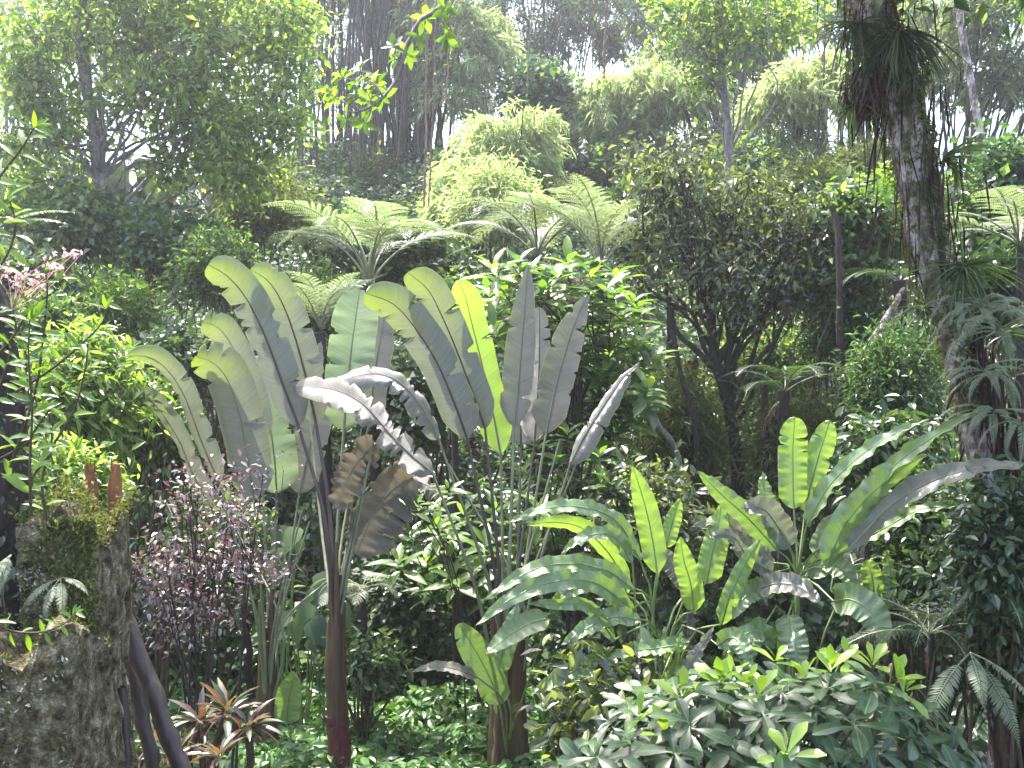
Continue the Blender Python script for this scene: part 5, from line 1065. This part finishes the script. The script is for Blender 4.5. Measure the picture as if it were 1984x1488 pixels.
S((870, 620), (90, 80), 'dim shrub between the tall clumps\' blades', 'mid', 4500, .10, L_IVY, 15, d=15.5)
S((780, 780), (100, 80), 'dark shrub behind the arching dry leaves', 'dark', 4500, .10, L_IVY, 16, d=14)
S((1310, 820), (80, 110), 'tangle of bamboo-like leaves left of the dark tree trunk', 'olive', 5200, .15, L_BAM, 17, d=15)
S((1560, 860), (90, 90), 'feathery bamboo-leaved bush behind the tall heliconia leaves', 'olive', 4800, .15, L_BAM, 18, d=14.2)
S((1520, 700), (110, 70), 'shaded thicket under the dark tree\'s right side', 'mid', 4500, .10, L_SIMPLE, 19, d=16)
S((1740, 740), (90, 110), 'bank of ferny creepers beneath the bleached pole', 'ivy', 6500, .09, L_NARROW, 20, d=12.6, name='creeper_mound', cat='creeper')
S((1720, 890), (90, 50), 'glossy dark-leaved bush behind the sweeping pale blades', 'dark', 1800, .12, L_OVAL, 21, d=10.6)
S((1960, 390), (65, 130), 'ivy-clad mass at the edge behind the edge tree fern', 'ivy', 5200, .12, L_IVY, 22, d=15, name='creeper_mound', cat='creeper')
S((1670, 440), (90, 60), 'sunlit green shrub left of the mossy trunk at mid height', 'mid', 4200, .12, L_OVAL, 23, d=14.5, clus=8)
S((1640, 540), (80, 55), 'dull green shrub over the bleached pole\'s upper end', 'mid', 3600, .10, L_SIMPLE, 24, d=14.6)
S((1070, 360), (55, 110), 'dark vine-smothered pillar behind the pale bamboo plume', 'dark', 6500, .15, L_IVY, 25, d=29, name='creeper_mound', cat='creeper')
S((1040, 190), (60, 60), 'bluish vine cloak high behind the thin grey liana', 'ivy', 4500, .16, L_IVY, 26, d=30, name='creeper_mound', cat='creeper')
S((440, 270), (50, 100), 'column of vines under the sunlit crown', 'ivy', 4500, .11, L_IVY, 27, d=22, name='creeper_mound', cat='creeper')
S((760, 1160), (90, 110), 'dark creeper bank behind the red-brown stem', 'dark', 5200, .085, L_IVY, 28, d=12.6, name='creeper_mound', cat='creeper')
S((420, 1090), (110, 110), 'green leafy shrub in shade behind the wine-red bush', 'mid', 3600, .11, L_OVAL, 29, d=11.8, clus=7)
S((1240, 1000), (120, 90), 'dark glossy shrub behind the glowing upright leaf', 'darkgrey', 3600, .10, L_OVAL, 30, d=11.4, clus=8)
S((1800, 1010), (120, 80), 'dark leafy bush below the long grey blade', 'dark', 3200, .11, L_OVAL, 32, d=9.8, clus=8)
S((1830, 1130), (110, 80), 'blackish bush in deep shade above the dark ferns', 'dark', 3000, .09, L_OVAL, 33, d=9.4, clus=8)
S((1180, 1380), (110, 80), 'low dark bush left of the leathery shrub', 'darkgrey', 1900, .13, L_OVAL, 34, d=8.6, clus=8)
S((700, 1280), (70, 40), 'low dark plant right behind the red-brown stem', 'dark', 900, .09, L_OVAL, 35, d=10.8)
S((90, 640), (60, 60), 'lit shrub between orchid canes and crooked tree', 'mid', 3000, .10, L_SIMPLE, 36, d=14)
S((1760, 380), (60, 60), 'green shrub half hidden by the mossy trunk', 'bright', 2200, .13, L_OVAL, 37, d=16, clus=7)
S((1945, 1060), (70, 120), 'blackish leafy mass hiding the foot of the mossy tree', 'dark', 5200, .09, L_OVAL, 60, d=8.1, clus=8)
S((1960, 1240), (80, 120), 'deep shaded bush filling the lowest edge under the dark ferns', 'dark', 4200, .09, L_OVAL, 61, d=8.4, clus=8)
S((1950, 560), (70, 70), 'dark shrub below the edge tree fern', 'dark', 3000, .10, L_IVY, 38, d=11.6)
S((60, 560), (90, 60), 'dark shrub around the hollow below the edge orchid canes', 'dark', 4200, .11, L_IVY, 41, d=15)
S((330, 470), (90, 55), 'green vine hump to the right of the crooked trunk base', 'ivy', 6000, .10, L_IVY, 42, name='creeper_mound', cat='creeper', d=17)
S((150, 430), (100, 50), 'leafy vine heap at the foot of the crooked trunk', 'mid', 6000, .11, L_IVY, 43, d=17.5, name='creeper_mound', cat='creeper')
S((420, 520), (70, 70), 'upright leafy bush left of the tallest blade tips', 'mid', 4600, .09, L_SIMPLE, 44, d=15.5)
S((230, 590), (70, 50), 'pale green bush over the rounded creeper mound', 'bright', 3000, .09, L_SIMPLE, 45, d=15)
S((520, 390), (70, 60), 'pale olive thicket between crooked tree and widest tree fern', 'olive', 6500, .15, L_BAM, 46, d=20)
S((820, 520), (80, 60), 'dim vine hump right of the widest tree fern', 'dark', 4500, .11, L_IVY, 47, d=17, name='creeper_mound', cat='creeper')
S((960, 400), (80, 60), 'pale bamboo-leaved thicket above the drooping tree fern', 'bamboo_lit', 7000, .18, L_BAM, 48, d=22)
S((690, 470), (90, 60), 'green vine hump hidden behind the widest tree fern fronds', 'ivy', 5000, .11, L_IVY, 49, d=20, name='creeper_mound', cat='creeper')
S((1230, 430), (60, 80), 'dark bush between upright tree fern and dark tree', 'dark', 4000, .11, L_IVY, 50, d=18)
S((1560, 400), (90, 70), 'grey-green bamboo-leaved hump under the low bamboo plume', 'olive', 7000, .17, L_BAM, 51, d=21)
S((1640, 640), (80, 70), 'ferny vine hump left of the bleached pole', 'ivy', 5000, .09, L_NARROW, 52, d=14.6, name='creeper_mound', cat='creeper')
S((340, 700), (70, 60), 'dark-leaved bush directly left of the yellow bent tips', 'dark', 3600, .09, L_IVY, 54, d=13)
S((1080, 800), (80, 70), 'leafy dark bush behind the upright grey blades', 'dark', 3200, .11, L_OVAL, 55, d=14, clus=8)
S((1190, 325), (70, 34), 'dull vine hump on the ridge under the round bamboo plume', 'ivy', 4200, .14, L_IVY, 62, d=29, name='creeper_mound', cat='creeper')
S((1330, 310), (90, 40), 'olive thicket on the ridge behind the dark tree top', 'olive', 5200, .19, L_BAM, 63, d=29)
S((1440, 320), (70, 34), 'leafy hump at the foot of the slender tree', 'mid', 3600, .14, L_SIMPLE, 64, d=27)
S((880, 345), (60, 38), 'dark vine hump between the banded lianas and pale plume', 'dark', 3600, .14, L_IVY, 65, d=28, name='creeper_mound', cat='creeper')
S((1700, 330), (80, 40), 'olive ridge thicket behind the mossy trunk', 'olive', 4600, .18, L_BAM, 66, d=26)
# elephant-ear plants in the shade
for k, (px, py, d, lb) in enumerate([(590, 1180, 11.2, 'elephant-ear plant with pale heart leaves behind the left clump\'s stalks'), (545, 1040, 11.4, 'elephant-ear plant with round leaves between the left stalks'), (640, 1240, 11.0, 'elephant-ear plant low beside the red-brown stem')]):
    r = rng_(k + 1500); c = on(px, py, d); root = thing('elephant_ear', c, lb, 'plant', 'elephant-ear plants'); t = at(px, py, d)
    g = Geo(); gs = Geo(); n = 8
    for q in range(n):
        p = t + r.normal(size=3) * [.18, .15, .17]; tube(gs, spline([c, (c + p) / 2 + [0, 0, .1], p], 8), .009, 5)
        scatter(g, tpl_leaf(.75, .06, .2, (0, .08, .3, .7, 1), (.3, .85, 1, .55, .02)), [p], [[r.normal() * .5, -.5, -.7]], [[r.normal() * .3, -.7, .8]], [r.uniform(.2, .34)])
    g.build('leaves', M['ivy'], root, True); gs.build('stalks', M['stalk_green'], root, True)
# fallen mossy log at the lower edge
g = Geo(); p = np.linspace(at(740, 1492, 8.0), at(960, 1490, 8.1), 30); root = thing('fallen_log', (p[0][0], p[0][1], 0), 'dark fallen log lying low in front of the herb bed', 'log'); p[:, 2] = .6
p[:, 2] = [gz(a, b) + .07 for a, b in p[:, :2]]; tube(g, p, .09, 12, rough=.08, seed=2); g.build('trunk', M['log'], root, True)

# ------------------------------------------------------------------ humid air
def haze(density, col, aniso):
    g = Geo(); x0, x1, y0, y1, z0, z1 = -95, 95, -22, 165, -6.5, 60
    v = np.array([[x, y, z] for x in (x0, x1) for y in (y0, y1) for z in (z0, z1)], float)
    g.add(v, np.array([[0, 1, 3, 2], [4, 6, 7, 5], [0, 4, 5, 1], [2, 3, 7, 6], [0, 2, 6, 4], [1, 5, 7, 3]]))
    m, nt, N, L = newmat('haze_air'); vo = N.new('ShaderNodeVolumePrincipled'); vo.inputs['Density'].default_value = density; vo.inputs['Color'].default_value = (*col, 1); vo.inputs['Anisotropy'].default_value = aniso
    o = N.new('ShaderNodeOutputMaterial'); L.new(vo.outputs[0], o.inputs['Volume'])
    tag(g.build('haze', m), 'thin humid haze filling the valley air', kind='stuff')
haze(.0019, (.95, .93, 1.0), .78)  # thin haze; its violet tint also stands in for lens veil glare
